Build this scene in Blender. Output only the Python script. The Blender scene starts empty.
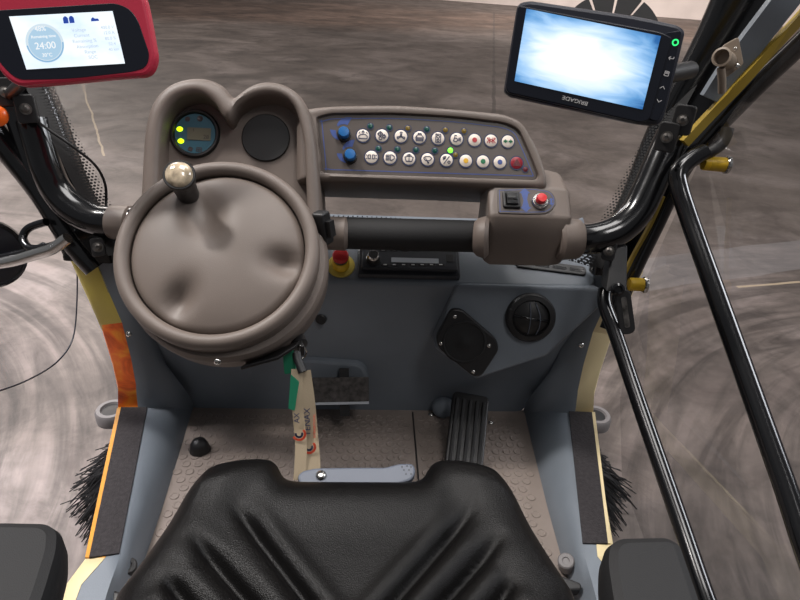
import bpy, bmesh, math, random
from mathutils import Vector, Matrix
random.seed(7)
PI = math.pi
S = bpy.context.scene
COL = S.collection
# ------------------------------------------------------------------ camera
F = 600.0
CAM = Vector((.01, 0, .90))
ROT = (Matrix.Rotation(-math.radians(3.8), 3, 'Z') @ Matrix.Rotation(PI/2-math.radians(29.65), 3, 'X')
       @ Matrix.Rotation(.055, 3, 'Z'))
cd = bpy.data.cameras.new('camera'); cd.sensor_width = 36; cd.lens = 27; cd.clip_start = .02; cd.clip_end = 200
cam = bpy.data.objects.new('camera', cd); COL.objects.link(cam)
cam.matrix_world = Matrix.Translation(CAM) @ ROT.to_4x4(); S.camera = cam
# survey helpers: sight line of a photo point, met with a known plane or distance of the place
def ray(x, y): return ROT @ Vector(((x-400)/F, -(y-300)/F, -1))
def D(x, y, d): return CAM + ray(x, y)*d
def _pl(x, y, i, v):
    r = ray(x, y); return CAM + r*((v-CAM[i])/r[i])
def PX(x, y, v): return _pl(x, y, 0, v)
def PY(x, y, v): return _pl(x, y, 1, v)
def PZ(x, y, v): return _pl(x, y, 2, v)
def mir(p): return Vector((-p[0], p[1], p[2]))

class Fr:                                   # a local plane with u, v axes and normal n
    def __init__(s, o, u, n):
        s.o = Vector(o); s.n = Vector(n).normalized(); u = Vector(u)
        s.u = (u - s.n*u.dot(s.n)).normalized(); s.v = s.n.cross(s.u)
    def p(s, u, v, w=0): return s.o + s.u*u + s.v*v + s.n*w
    def px(s, x, y, w=0):                   # photo point on the plane at height w -> (u, v)
        r = ray(x, y); o = s.o + s.n*w
        q = CAM + r*((o-CAM).dot(s.n)/r.dot(s.n)) - s.o
        return (q.dot(s.u), q.dot(s.v))
    def spun(s, a): return Fr(s.o, s.u*math.cos(a)+s.v*math.sin(a), s.n)
    def at(s, u, v, w=0): return Fr(s.p(u, v, w), s.u, s.n)
    def mat(s):
        m = Matrix((s.u, s.v, s.n)).transposed().to_4x4(); m.translation = s.o; return m

# ------------------------------------------------------------------ materials
def lin(c):
    f = lambda v: (v/255/12.92 if v/255 <= .04045 else ((v/255+.055)/1.055)**2.4)
    return (f(c[0]), f(c[1]), f(c[2]), 1)
def mat(name, rgb, rough=.5, metal=0, bump=0, bscale=300, var=0, vscale=6, spec=.5, coat=0, emit=None, es=1, dirt=None):
    m = bpy.data.materials.new(name); m.use_nodes = True
    nt = m.node_tree; b = nt.nodes['Principled BSDF']
    b.inputs['Base Color'].default_value = lin(rgb); b.inputs['Roughness'].default_value = rough
    b.inputs['Metallic'].default_value = metal; b.inputs['Specular IOR Level'].default_value = spec
    b.inputs['Coat Weight'].default_value = coat
    tc = nt.nodes.new('ShaderNodeTexCoord')
    if var:
        n = nt.nodes.new('ShaderNodeTexNoise'); n.inputs['Scale'].default_value = vscale; n.inputs['Detail'].default_value = 6
        nt.links.new(tc.outputs['Object'], n.inputs['Vector'])
        r = nt.nodes.new('ShaderNodeValToRGB')
        r.color_ramp.elements[0].position = .3; r.color_ramp.elements[1].position = .72
        a = dirt or tuple(max(0, v*(1-var)) for v in rgb)
        r.color_ramp.elements[0].color = lin(a); r.color_ramp.elements[1].color = lin(tuple(min(255, v*(1+var*.6)) for v in rgb))
        nt.links.new(n.outputs['Fac'], r.inputs['Fac']); nt.links.new(r.outputs['Color'], b.inputs['Base Color'])
    if bump:
        n2 = nt.nodes.new('ShaderNodeTexNoise'); n2.inputs['Scale'].default_value = bscale; n2.inputs['Detail'].default_value = 3
        nt.links.new(tc.outputs['Object'], n2.inputs['Vector'])
        bp = nt.nodes.new('ShaderNodeBump'); bp.inputs['Strength'].default_value = bump; bp.inputs['Distance'].default_value = .002
        nt.links.new(n2.outputs['Fac'], bp.inputs['Height']); nt.links.new(bp.outputs['Normal'], b.inputs['Normal'])
    if emit:
        b.inputs['Emission Color'].default_value = lin(emit); b.inputs['Emission Strength'].default_value = es
    return m
M = {}
M['taupe'] = mat('taupe_moulded_plastic', (106, 95, 88), .5, bump=.12, bscale=900, var=.05, vscale=9)
M['panel_film'] = mat('brown_grey_panel_film', (80, 71, 66), .42)
M['blue_ink'] = mat('blue_print', (56, 78, 140), .45)
M['navy_ink'] = mat('navy_print', (34, 44, 78), .45)
M['white_key'] = mat('off_white_key', (226, 214, 202), .4)
M['red_ink'] = mat('red_print', (170, 40, 48), .45)
M['red_key'] = mat('dark_red_key', (138, 24, 40), .4)
M['darkred'] = mat('dim_red', (90, 26, 34), .4)
M['green_ink'] = mat('green_print', (20, 110, 70), .45)
M['yellow_ink'] = mat('amber_print', (220, 170, 40), .45)
M['led_green'] = mat('unlit_green_lens', (16, 70, 62), .25)
M['led_amber'] = mat('unlit_amber_lens', (112, 92, 36), .25)
M['led_lit'] = mat('lit_green_lens', (120, 255, 60), .3, emit=(110, 255, 50), es=2.2)
M['led_lime'] = mat('lit_lime_lens', (200, 255, 20), .3, emit=(205, 255, 20), es=2.0)
M['blue_knob'] = mat('blue_knob', (24, 96, 158), .35)
M['black'] = mat('black_plastic', (26, 25, 26), .45, bump=.1, bscale=700)
M['black_gloss'] = mat('gloss_black_paint', (12, 12, 14), .18, coat=.2)
M['black_soft'] = mat('black_foam_rubber', (20, 19, 20), .75, bump=.2, bscale=500)
M['mesh_black'] = mat('black_cloth_grille', (22, 22, 23), .8, bump=.5, bscale=1500)
M['armrest'] = mat('charcoal_armrest_skin', (18, 18, 20), .68, bump=.2, bscale=800)
M['steel_blue'] = mat('grey_blue_painted_moulding', (112, 119, 127), .45, bump=.12, bscale=450, var=.05, vscale=7)
M['lever_blue'] = mat('blue_grey_lever_plastic', (84, 90, 102), .45)
M['chrome'] = mat('bright_steel', (200, 198, 194), .2, 1)
M['worn_steel'] = mat('worn_steel', (120, 116, 112), .35, .9, var=.5, vscale=60)
M['silver'] = mat('silver_display', (178, 182, 188), .3)
M['yellow'] = mat('mustard_yellow_paint', (206, 186, 84), .4, var=.05, vscale=10)
M['cream'] = mat('cream_paint', (222, 204, 160), .4, var=.05, vscale=10)
M['hinge_yellow'] = mat('yellow_hinge_plastic', (214, 172, 30), .4)
M['grip'] = mat('anti_slip_grit', (46, 42, 44), .9, bump=.8, bscale=420, var=.25, vscale=160)
M['red_case'] = mat('crimson_tablet_case', (186, 40, 66), .45)
M['estop_red'] = mat('stop_red', (206, 40, 44), .35)
M['estop_yellow'] = mat('stop_yellow', (226, 186, 44), .45)
M['monitor'] = mat('dark_monitor_casing', (40, 42, 52), .35)
M['monitor_face'] = mat('glossy_monitor_face', (14, 18, 30), .3)
M['grey_print'] = mat('pale_grey_print', (206, 204, 204), .5)
M['bracket'] = mat('taupe_bracket', (140, 126, 112), .45)
M['teal'] = mat('teal_dial_film', (52, 96, 112), .45)
M['lcd'] = mat('green_grey_lcd', (104, 104, 88), .3)
M['lcd_ink'] = mat('lcd_ink', (42, 44, 40), .5)
M['dim_icon'] = mat('dim_icon', (66, 60, 62), .5)
M['strap'] = mat('cream_strap_weave', (146, 131, 108), .75, bump=.3, bscale=1500)
M['green_tag'] = mat('green_tag', (36, 132, 98), .5)
M['orange_mark'] = mat('orange_print', (206, 74, 50), .5)
M['hub_grey'] = mat('grey_brush_hub', (104, 100, 100), .5)
M['bristle'] = mat('black_bristle', (22, 21, 23), .55)
M['mustard'] = mat('mustard_seal', (158, 132, 44), .5)
M['radio_body'] = mat('radio_plastic', (44, 46, 52), .4)
M['orange_lens'] = mat('orange_lens', (230, 96, 20), .3)
M['green_icon'] = mat('lit_green_icon', (40, 220, 120), .4, emit=(50, 230, 120), es=1.2)
M['rubber_mat'] = mat('taupe_coin_rubber', (128, 117, 110), .42, bump=.15, bscale=500, var=.16, vscale=5)
M['pedal_metal'] = mat('scuffed_pedal_plate', (78, 74, 72), .5, .4, var=.35, vscale=90)
M['pod_taupe'] = M['taupe']

def leather():
    m = mat('black_leather', (10, 9, 9), .38, spec=.2); nt = m.node_tree; b = nt.nodes['Principled BSDF']
    tc = nt.nodes.new('ShaderNodeTexCoord')
    v = nt.nodes.new('ShaderNodeTexVoronoi'); v.inputs['Scale'].default_value = 800
    n = nt.nodes.new('ShaderNodeTexNoise'); n.inputs['Scale'].default_value = 90; n.inputs['Detail'].default_value = 5
    a = nt.nodes.new('ShaderNodeMath'); a.operation = 'ADD'
    bp = nt.nodes.new('ShaderNodeBump'); bp.inputs['Strength'].default_value = .55; bp.inputs['Distance'].default_value = .0006
    nt.links.new(tc.outputs['Object'], v.inputs['Vector']); nt.links.new(tc.outputs['Object'], n.inputs['Vector'])
    nt.links.new(v.outputs['Distance'], a.inputs[0]); nt.links.new(n.outputs['Fac'], a.inputs[1])
    nt.links.new(a.outputs[0], bp.inputs['Height']); nt.links.new(bp.outputs['Normal'], b.inputs['Normal'])
    return m
M['leather'] = leather()

def flame():                                # orange sticker with darker streaks, shifting to amber
    m = mat('orange_flame_sticker', (226, 110, 36), .4); nt = m.node_tree; b = nt.nodes['Principled BSDF']
    tc = nt.nodes.new('ShaderNodeTexCoord'); mp = nt.nodes.new('ShaderNodeMapping'); mp.inputs['Scale'].default_value = (8, 30, 14)
    n = nt.nodes.new('ShaderNodeTexNoise'); n.inputs['Scale'].default_value = 1.4; n.inputs['Detail'].default_value = 5; n.inputs['Distortion'].default_value = 1.2
    r = nt.nodes.new('ShaderNodeValToRGB'); e = r.color_ramp.elements
    e[0].position = .34; e[0].color = lin((150, 52, 20)); e[1].position = .7; e[1].color = lin((240, 168, 50))
    x = e.new(.5); x.color = lin((222, 98, 36))
    nt.links.new(tc.outputs['Object'], mp.inputs[0]); nt.links.new(mp.outputs[0], n.inputs['Vector'])
    nt.links.new(n.outputs['Fac'], r.inputs[0]); nt.links.new(r.outputs[0], b.inputs['Base Color'])
    return m
M['flame'] = flame()
M['amber'] = mat('amber_sticker', (206, 140, 34), .4, var=.08, vscale=30)

def glass(name, dirt=0.0, refl=.45, tint=.96):
    m = bpy.data.materials.new(name); m.use_nodes = True; nt = m.node_tree; nt.nodes.clear()
    o = nt.nodes.new('ShaderNodeOutputMaterial'); t = nt.nodes.new('ShaderNodeBsdfTransparent'); t.inputs[0].default_value = (tint, tint, tint+.01, 1)
    g = nt.nodes.new('ShaderNodeBsdfGlossy'); g.inputs['Roughness'].default_value = .03
    fr = nt.nodes.new('ShaderNodeFresnel'); fr.inputs[0].default_value = 1.18
    mx = nt.nodes.new('ShaderNodeMixShader')
    fm_ = nt.nodes.new('ShaderNodeMath'); fm_.operation = 'MULTIPLY'; fm_.inputs[1].default_value = refl; nt.links.new(fr.outputs[0], fm_.inputs[0])
    nt.links.new(fm_.outputs[0], mx.inputs[0]); nt.links.new(t.outputs[0], mx.inputs[1]); nt.links.new(g.outputs[0], mx.inputs[2])
    out = mx
    if dirt:
        d = nt.nodes.new('ShaderNodeBsdfDiffuse'); d.inputs[0].default_value = lin((176, 166, 160))
        tc = nt.nodes.new('ShaderNodeTexCoord'); n = nt.nodes.new('ShaderNodeTexNoise'); n.inputs['Scale'].default_value = 5; n.inputs['Detail'].default_value = 7; n.inputs['Distortion'].default_value = 1.5
        nt.links.new(tc.outputs['Object'], n.inputs['Vector'])
        mr = nt.nodes.new('ShaderNodeMapRange'); mr.inputs[1].default_value = .35; mr.inputs[2].default_value = .8; mr.inputs[3].default_value = dirt*.2; mr.inputs[4].default_value = dirt
        nt.links.new(n.outputs['Fac'], mr.inputs[0])
        m2 = nt.nodes.new('ShaderNodeMixShader'); nt.links.new(mr.outputs[0], m2.inputs[0]); nt.links.new(mx.outputs[0], m2.inputs[1]); nt.links.new(d.outputs[0], m2.inputs[2]); out = m2
    nt.links.new(out.outputs[0], o.inputs[0]); return m
M['glass'] = glass('clear_windscreen_glass')
M['door_glass'] = glass('dusty_door_glass', .06, .1, .80)

def frit():                                 # printed black dots, shrinking away from the pillar (uv in metres)
    m = bpy.data.materials.new('black_frit_dots'); m.use_nodes = True; nt = m.node_tree; b = nt.nodes['Principled BSDF']
    b.inputs['Base Color'].default_value = lin((14, 13, 14)); b.inputs['Roughness'].default_value = .5
    uv = nt.nodes.new('ShaderNodeUVMap'); sp = nt.nodes.new('ShaderNodeSeparateXYZ'); nt.links.new(uv.outputs[0], sp.inputs[0])
    def mth(op, a, bb=None):
        n = nt.nodes.new('ShaderNodeMath'); n.operation = op
        for i, v in enumerate((a, bb)):
            if v is None: continue
            if isinstance(v, (int, float)): n.inputs[i].default_value = v
            else: nt.links.new(v, n.inputs[i])
        return n.outputs[0]
    P = .0052
    row = mth('FLOOR', mth('DIVIDE', sp.outputs[1], P))
    off = mth('MULTIPLY', mth('MODULO', row, 2), .5)
    fx = mth('SUBTRACT', mth('FRACT', mth('ADD', mth('DIVIDE', sp.outputs[0], P), off)), .5)
    fy = mth('SUBTRACT', mth('FRACT', mth('DIVIDE', sp.outputs[1], P)), .5)
    d = mth('SQRT', mth('ADD', mth('MULTIPLY', fx, fx), mth('MULTIPLY', fy, fy)))
    rad = mth('SUBTRACT', .80, mth('MULTIPLY', sp.outputs[0], 16.0))
    al = mth('LESS_THAN', d, rad)
    nt.links.new(al, b.inputs['Alpha']); return m
M['frit'] = frit()

def screen(name, kind):
    m = bpy.data.materials.new(name); m.use_nodes = True; nt = m.node_tree; b = nt.nodes['Principled BSDF']
    b.inputs['Base Color'].default_value = (.02, .02, .03, 1); b.inputs['Roughness'].default_value = .15
    uv = nt.nodes.new('ShaderNodeUVMap')
    n = nt.nodes.new('ShaderNodeTexNoise'); n.inputs['Detail'].default_value = 5
    mp = nt.nodes.new('ShaderNodeMapping')
    nt.links.new(uv.outputs[0], mp.inputs[0])
    r = nt.nodes.new('ShaderNodeValToRGB'); e = r.color_ramp.elements
    if kind == 'camera':
        mp.inputs['Scale'].default_value = (1.2, 2.6, 1); mp.inputs['Rotation'].default_value = (0, 0, .5)
        n.inputs['Scale'].default_value = 1.6; n.inputs['Distortion'].default_value = 1.4
        nt.links.new(mp.outputs[0], n.inputs['Vector'])
        g = nt.nodes.new('ShaderNodeVectorMath'); g.operation = 'DISTANCE'; g.inputs[1].default_value = (.46, .46, 0)
        nt.links.new(uv.outputs[0], g.inputs[0])
        a = nt.nodes.new('ShaderNodeMath'); a.operation = 'MULTIPLY_ADD'; a.inputs[1].default_value = -1.35
        h_ = nt.nodes.new('ShaderNodeMath'); h_.operation = 'MULTIPLY_ADD'; h_.inputs[1].default_value = .55; h_.inputs[2].default_value = .225; nt.links.new(n.outputs['Fac'], h_.inputs[0])
        nt.links.new(g.outputs['Value'], a.inputs[0]); nt.links.new(h_.outputs[0], a.inputs[2])
        a2 = nt.nodes.new('ShaderNodeMath'); a2.operation = 'ADD'; a2.inputs[1].default_value = .57; nt.links.new(a.outputs[0], a2.inputs[0])
        e[0].position = .10; e[0].color = lin((34, 96, 158)); e[1].position = .78; e[1].color = lin((255, 255, 255))
        x = e.new(.24); x.color = lin((96, 154, 208)); x = e.new(.40); x.color = lin((160, 200, 238)); x = e.new(.58); x.color = lin((214, 234, 252))
        nt.links.new(a2.outputs[0], r.inputs[0]); st = 1.3
    else:
        mp.inputs['Scale'].default_value = (1, 1, 1); n.inputs['Scale'].default_value = 2
        nt.links.new(mp.outputs[0], n.inputs['Vector'])
        e[0].color = lin((196, 224, 255)); e[1].color = lin((244, 251, 255)); e[0].position = .2; e[1].position = .55
        nt.links.new(n.outputs['Fac'], r.inputs[0]); st = 1.26
    nt.links.new(r.outputs[0], b.inputs['Emission Color']); b.inputs['Emission Strength'].default_value = st
    return m
M['cam_screen'] = screen('camera_picture', 'camera'); M['tab_screen'] = screen('white_menu_screen', 'menu')
def glow(name, rgb, s=1.0):
    return mat(name, (8, 8, 10), .3, emit=rgb, es=s)
M['ring_blue'] = glow('menu_blue', (150, 196, 232)); M['ring_pale'] = glow('menu_pale_blue', (186, 220, 244)); M['ring_light'] = glow('menu_light', (226, 242, 252))
M['menu_text'] = glow('menu_white_text', (252, 254, 255), 1.1); M['menu_navy'] = glow('menu_navy', (40, 74, 170)); M['menu_faint'] = glow('menu_faint', (206, 222, 238))

def concrete():
    m = bpy.data.materials.new('worn_hall_concrete'); m.use_nodes = True; nt = m.node_tree; b = nt.nodes['Principled BSDF']
    L = nt.links.new
    tc = nt.nodes.new('ShaderNodeTexCoord')
    def noise(scale, detail=6, dist=0, vec=None, rough=.55):
        n = nt.nodes.new('ShaderNodeTexNoise'); n.inputs['Scale'].default_value = scale; n.inputs['Detail'].default_value = detail
        n.inputs['Distortion'].default_value = dist; n.inputs['Roughness'].default_value = rough
        L(vec or tc.outputs['Object'], n.inputs['Vector']); return n.outputs['Fac']
    def ramp(fac, *st):
        r = nt.nodes.new('ShaderNodeValToRGB'); e = r.color_ramp.elements
        while len(e) < len(st): e.new(.5)
        for i, (p, c) in enumerate(st): e[i].position = p; e[i].color = c if len(c) == 4 else lin(c)
        L(fac, r.inputs[0]); return r.outputs[0]
    def mix(mode, f, a, c):
        n = nt.nodes.new('ShaderNodeMixRGB'); n.blend_type = mode
        if isinstance(f, float): n.inputs[0].default_value = f
        else: L(f, n.inputs[0])
        for i, v in ((1, a), (2, c)):
            if isinstance(v, tuple): n.inputs[i].default_value = v
            else: L(v, n.inputs[i])
        return n.outputs[0]
    def mth(op, a, bb=None, cc=None):
        n = nt.nodes.new('ShaderNodeMath'); n.operation = op
        for i, v in enumerate((a, bb, cc)):
            if v is None: continue
            if isinstance(v, (int, float)): n.inputs[i].default_value = v
            else: L(v, n.inputs[i])
        return n.outputs[0]
    base = ramp(noise(.8, 8, .9), (.3, (68, 60, 55)), (.5, (92, 83, 77)), (.70, (122, 112, 107)))
    blot = ramp(noise(2.2, 9, 1.2, rough=.68), (.36, (.50, .48, .47, 1)), (.52, (1, 1, 1, 1)), (.70, (1.12, 1.11, 1.10, 1)))
    col = mix('MULTIPLY', .85, base, blot)
    fine = ramp(noise(22, 6), (.3, (.78, .78, .78, 1)), (.7, (1.12, 1.12, 1.12, 1)))
    col = mix('MULTIPLY', .6, col, fine)
    sp = nt.nodes.new('ShaderNodeSeparateXYZ'); L(tc.outputs['Object'], sp.inputs[0])
    # circular sweeping marks left by the brushes
    for (cx, cy, lo, hi, amt) in ((-2.4, .9, .2, 2.8, .85), (2.4, .6, .2, 2.9, .8)):
        dx = mth('SUBTRACT', sp.outputs[0], cx); dy = mth('SUBTRACT', sp.outputs[1], cy)
        r = mth('SQRT', mth('ADD', mth('MULTIPLY', dx, dx), mth('MULTIPLY', dy, dy)))
        an = mth('ARCTAN2', dy, dx)
        cb = nt.nodes.new('ShaderNodeCombineXYZ'); L(mth('MULTIPLY', r, 11.0), cb.inputs[0]); L(mth('MULTIPLY', an, 2.0), cb.inputs[1])
        st = noise(1.0, 5, .9, cb.outputs[0], .6)
        f = ramp(st, (.38, (.50, .48, .50, 1)), (.5, (1.05, 1.05, 1.08, 1)), (.62, (1.6, 1.58, 1.66, 1)))
        mk = nt.nodes.new('ShaderNodeMapRange'); mk.inputs[1].default_value = hi; mk.inputs[2].default_value = hi-1.0; mk.inputs[3].default_value = 0; mk.inputs[4].default_value = amt
        L(r, mk.inputs[0]); col = mix('MULTIPLY', mk.outputs[0], col, f)
    # rust-brown tyre-worn lane towards the hall wall
    lane = mth('ADD', sp.outputs[1], mth('MULTIPLY', noise(.25, 4), 6.0))
    mk = ramp(mth('DIVIDE', lane, 40), (.40, (0, 0, 0, 1)), (.46, (1, 1, 1, 1)), (.56, (1, 1, 1, 1)), (.66, (0, 0, 0, 1)))
    col = mix('MULTIPLY', mth('MULTIPLY', mk, .55), col, lin((236, 190, 150)))
    # joint and pale crack lines: (x0,y0,x1,y1,halfwidth,colour,amount)
    def line(col, a, c, hw, rgb, amt):
        ax, ay = a; bx, by = c; l = math.hypot(bx-ax, by-ay); ux, uy = (bx-ax)/l, (by-ay)/l
        px = mth('SUBTRACT', sp.outputs[0], ax); py = mth('SUBTRACT', sp.outputs[1], ay)
        t = mth('ADD', mth('MULTIPLY', px, ux), mth('MULTIPLY', py, uy))
        s = mth('ABSOLUTE', mth('SUBTRACT', mth('ADD', mth('MULTIPLY', px, -uy), mth('MULTIPLY', py, ux)), mth('MULTIPLY', mth('SUBTRACT', noise(2.0, 3), .5), .06)))
        k = mth('MULTIPLY', mth('MULTIPLY', mth('LESS_THAN', s, hw), mth('GREATER_THAN', t, 0)), mth('LESS_THAN', t, l))
        return mix('MIX', mth('MULTIPLY', k, amt), col, lin(rgb))
    g = lambda x, y: PZ(x, y, -.45).to_2d()
    col = line(col, g(494, 12), g(493, 240), .02, (58, 52, 48), .8)
    col = line(col, g(82, 82), g(104, 156), .008, (190, 172, 144), .5)
    col = line(col, g(737, 287), g(840, 278), .009, (196, 176, 146), .6)
    col = line(col, g(500, 292), g(830, 250), .16, (150, 148, 150), .25)
    L(col, b.inputs['Base Color'])
    rr = nt.nodes.new('ShaderNodeMapRange'); rr.inputs[3].default_value = .35; rr.inputs[4].default_value = .75; L(noise(3, 5), rr.inputs[0]); L(rr.outputs[0], b.inputs['Roughness'])
    bp = nt.nodes.new('ShaderNodeBump'); bp.inputs['Strength'].default_value = .15; bp.inputs['Distance'].default_value = .01; L(noise(30, 6), bp.inputs['Height']); L(bp.outputs[0], b.inputs['Normal'])
    return m
M['concrete'] = concrete()
M['hall_wall'] = mat('white_plaster_wall', (226, 212, 204), .8, var=.05, vscale=1.5)

# ------------------------------------------------------------------ mesh helpers
def cr(pts, n=6, closed=False):             # Catmull-Rom
    pts = [Vector(p) for p in pts]; N = len(pts); out = []
    for i in range(N if closed else N-1):
        g = lambda k: pts[k % N] if closed else pts[max(0, min(N-1, k))]
        a, b, c, d = g(i-1), g(i), g(i+1), g(i+2)
        for j in range(n):
            t = j/n
            out.append(.5*((2*b)+(c-a)*t+(2*a-5*b+4*c-d)*t*t+(-a+3*b-3*c+d)*t**3))
    if not closed: out.append(pts[-1])
    return out
def rpoly(pts, r, n=6):                     # polygon with rounded corners (2D)
    pts = [Vector(p) for p in pts]; out = []; N = len(pts)
    for i in range(N):
        rr = r[i] if isinstance(r, (list, tuple)) else r
        a, b, c = pts[i-1], pts[i], pts[(i+1) % N]
        d1 = (a-b); d2 = (c-b); l1, l2 = d1.length, d2.length; d1 = d1/l1; d2 = d2/l2
        k = min(rr, l1*.48, l2*.48)
        p, q = b+d1*k, b+d2*k
        for j in range(n+1):
            t = j/n; out.append(p*(1-t)**2 + b*2*t*(1-t) + q*t*t)
    return out
def area2(p): return sum(p[i-1][0]*p[i][1]-p[i][0]*p[i-1][1] for i in range(len(p)))/2
def inset(pts, d):                          # offset a closed 2D outline inwards by d
    N = len(pts); s = 1 if area2(pts) > 0 else -1; out = []
    for i in range(N):
        a, b, c = Vector(pts[i-1]), Vector(pts[i]), Vector(pts[(i+1) % N])
        t1 = (b-a); t2 = (c-b)
        t1 = t1.normalized() if t1.length > 1e-9 else t2.normalized()
        t2 = t2.normalized() if t2.length > 1e-9 else t1
        n = Vector((-(t1+t2)[1], (t1+t2)[0]))*s
        n = n.normalized() if n.length > 1e-9 else Vector((-t1[1], t1[0]))*s
        co = max(.5, n.dot(Vector((-t1[1], t1[0]))*s))
        out.append(b+n*(d/co))
    return out
def ell(a, b, n=32, cx=0, cy=0): return [Vector((cx+a*math.cos(2*PI*i/n), cy+b*math.sin(2*PI*i/n))) for i in range(n)]
def rrect(w, h, r, n=5): return rpoly([(-w/2, -h/2), (w/2, -h/2), (w/2, h/2), (-w/2, h/2)], r, n)

class MB:
    def __init__(s): s.v = []; s.f = []; s.uv = {}
    def add(s, vs): k = len(s.v); s.v += [Vector(v) for v in vs]; return k
    def box(s, c, d, R=None):
        R = R or Matrix.Identity(3); c = Vector(c)
        k = s.add([c + R @ Vector((x*d[0]/2, y*d[1]/2, z*d[2]/2)) for x in (-1, 1) for y in (-1, 1) for z in (-1, 1)])
        s.f += [tuple(k+i for i in q) for q in ((0, 1, 3, 2), (4, 6, 7, 5), (0, 4, 5, 1), (2, 3, 7, 6), (0, 2, 6, 4), (1, 5, 7, 3))]; return s
    def fbox(s, fr, u0, u1, v0, v1, w0, w1):
        k = s.add([fr.p(u, v, w) for u in (u0, u1) for v in (v0, v1) for w in (w0, w1)])
        s.f += [tuple(k+i for i in q) for q in ((0, 1, 3, 2), (4, 6, 7, 5), (0, 4, 5, 1), (2, 3, 7, 6), (0, 2, 6, 4), (1, 5, 7, 3))]; return s
    def loft(s, loops, cap0=True, cap1=True, closed=True):
        n = len(loops[0]); ks = [s.add(l) for l in loops]
        for a, b in zip(ks, ks[1:]):
            for i in range(n if closed else n-1):
                j = (i+1) % n; s.f.append((a+i, a+j, b+j, b+i))
        if cap0 and closed: s.f.append(tuple(ks[0]+i for i in reversed(range(n))))
        if cap1 and closed: s.f.append(tuple(ks[-1]+i for i in range(n)))
        return s
    def prism(s, fr, pts, w0, w1, bev=0):
        A = lambda p, w: [fr.p(q[0], q[1], w) for q in p]
        if area2(pts) < 0: pts = list(reversed(pts))
        if bev: return s.loft([A(pts, w0), A(pts, w1-bev), A(inset(pts, bev*.3), w1-bev*.3), A(inset(pts, bev), w1)])
        return s.loft([A(pts, w0), A(pts, w1)])
    def lathe(s, fr, prof, n=32, cap0=False, cap1=False):
        loops = [[fr.p(r*math.cos(2*PI*i/n), r*math.sin(2*PI*i/n), w) for i in range(n)] for r, w in prof]
        return s.loft(loops, cap0, cap1)
    def tube(s, path, r, n=14, caps=True, flat=1.0):
        path = [Vector(p) for p in path]; N = len(path); loops = []; u = None
        for i, p in enumerate(path):
            t = (path[min(N-1, i+1)]-path[max(0, i-1)]).normalized()
            if u is None: u = t.orthogonal().normalized() if abs(t.z) > .9 else t.cross(Vector((0, 0, 1))).normalized()
            u = (u - t*u.dot(t)).normalized(); v = t.cross(u)
            rr = r[i] if isinstance(r, list) else r
            loops.append([p+(u*math.cos(2*PI*k/n)+v*flat*math.sin(2*PI*k/n))*rr for k in range(n)])
        return s.loft(loops, caps, caps)
    def sweep(s, path, sec, up=(0, 0, 1)):  # rectangular/profile sweep; sec in (side, up) metres
        path = [Vector(p) for p in path]; N = len(path); loops = []
        for i, p in enumerate(path):
            t = (path[min(N-1, i+1)]-path[max(0, i-1)]).normalized()
            a = t.cross(Vector(up)).normalized(); b = a.cross(t)
            loops.append([p+a*x+b*y for x, y in sec])
        return s.loft(loops)
    def grid(s, fn, nu, nv, uvfn=None):
        k = s.add([fn(i/nu, j/nv) for j in range(nv+1) for i in range(nu+1)])
        for j in range(nv):
            for i in range(nu):
                a = k+j*(nu+1)+i; s.f.append((a, a+1, a+nu+2, a+nu+1))
        if uvfn:
            for j in range(nv+1):
                for i in range(nu+1): s.uv[k+j*(nu+1)+i] = uvfn(i/nu, j/nv)
        return s
    def build(s, name, m, parent=None, smooth=40, bevel=0, seg=3, solid=0, sub=0, fix=True):
        me = bpy.data.meshes.new(name); me.from_pydata([tuple(v) for v in s.v], [], s.f)
        if s.uv:
            l = me.uv_layers.new(name='UVMap')
            for lp in me.loops: l.data[lp.index].uv = s.uv.get(lp.vertex_index, (0, 0))
        if fix:
            bm = bmesh.new(); bm.from_mesh(me); bmesh.ops.recalc_face_normals(bm, faces=bm.faces); bm.to_mesh(me); bm.free()
        me.materials.append(M[m] if isinstance(m, str) else m)
        if smooth:
            me.shade_smooth(); me.set_sharp_from_angle(angle=math.radians(smooth))
        for q in me.polygons:
            if len(q.vertices) > 8: q.use_smooth = False
        o = bpy.data.objects.new(name, me); COL.objects.link(o)
        if solid:
            md = o.modifiers.new('solid', 'SOLIDIFY'); md.thickness = solid; md.offset = -1
        if bevel:
            md = o.modifiers.new('bevel', 'BEVEL'); md.width = bevel; md.segments = seg; md.limit_method = 'ANGLE'; md.angle_limit = math.radians(30)
            md.harden_normals = False
            pass
            md2 = o.modifiers.new('wn', 'WEIGHTED_NORMAL'); md2.keep_sharp = False
        if sub:
            md = o.modifiers.new('sub', 'SUBSURF'); md.levels = sub; md.render_levels = sub
        if parent is not None: adopt(o, parent)
        return o
ROOTS = {}
def adopt(o, parent):
    o.parent = parent
    p = parent; off = Vector((0, 0, 0))
    while p is not None:
        if p.name in ROOTS: off = ROOTS[p.name]
        p = p.parent
    # every mesh is written in place coordinates; only thing roots carry an offset
    if parent.name in ROOTS: o.matrix_parent_inverse = Matrix.Translation(-ROOTS[parent.name])
def thing(name, label, cat, loc=(0, 0, 0), group=None, kind=None):
    o = bpy.data.objects.new(name, None); COL.objects.link(o); o.location = loc; o.empty_display_size = .05
    ROOTS[o.name] = Vector(loc); o['label'] = label
    if cat: o['category'] = cat
    if group: o['group'] = group
    if kind: o['kind'] = kind
    return o
def tag(o, label, cat, group=None):
    o['label'] = label; o['category'] = cat
    if group: o['group'] = group
    return o
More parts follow.
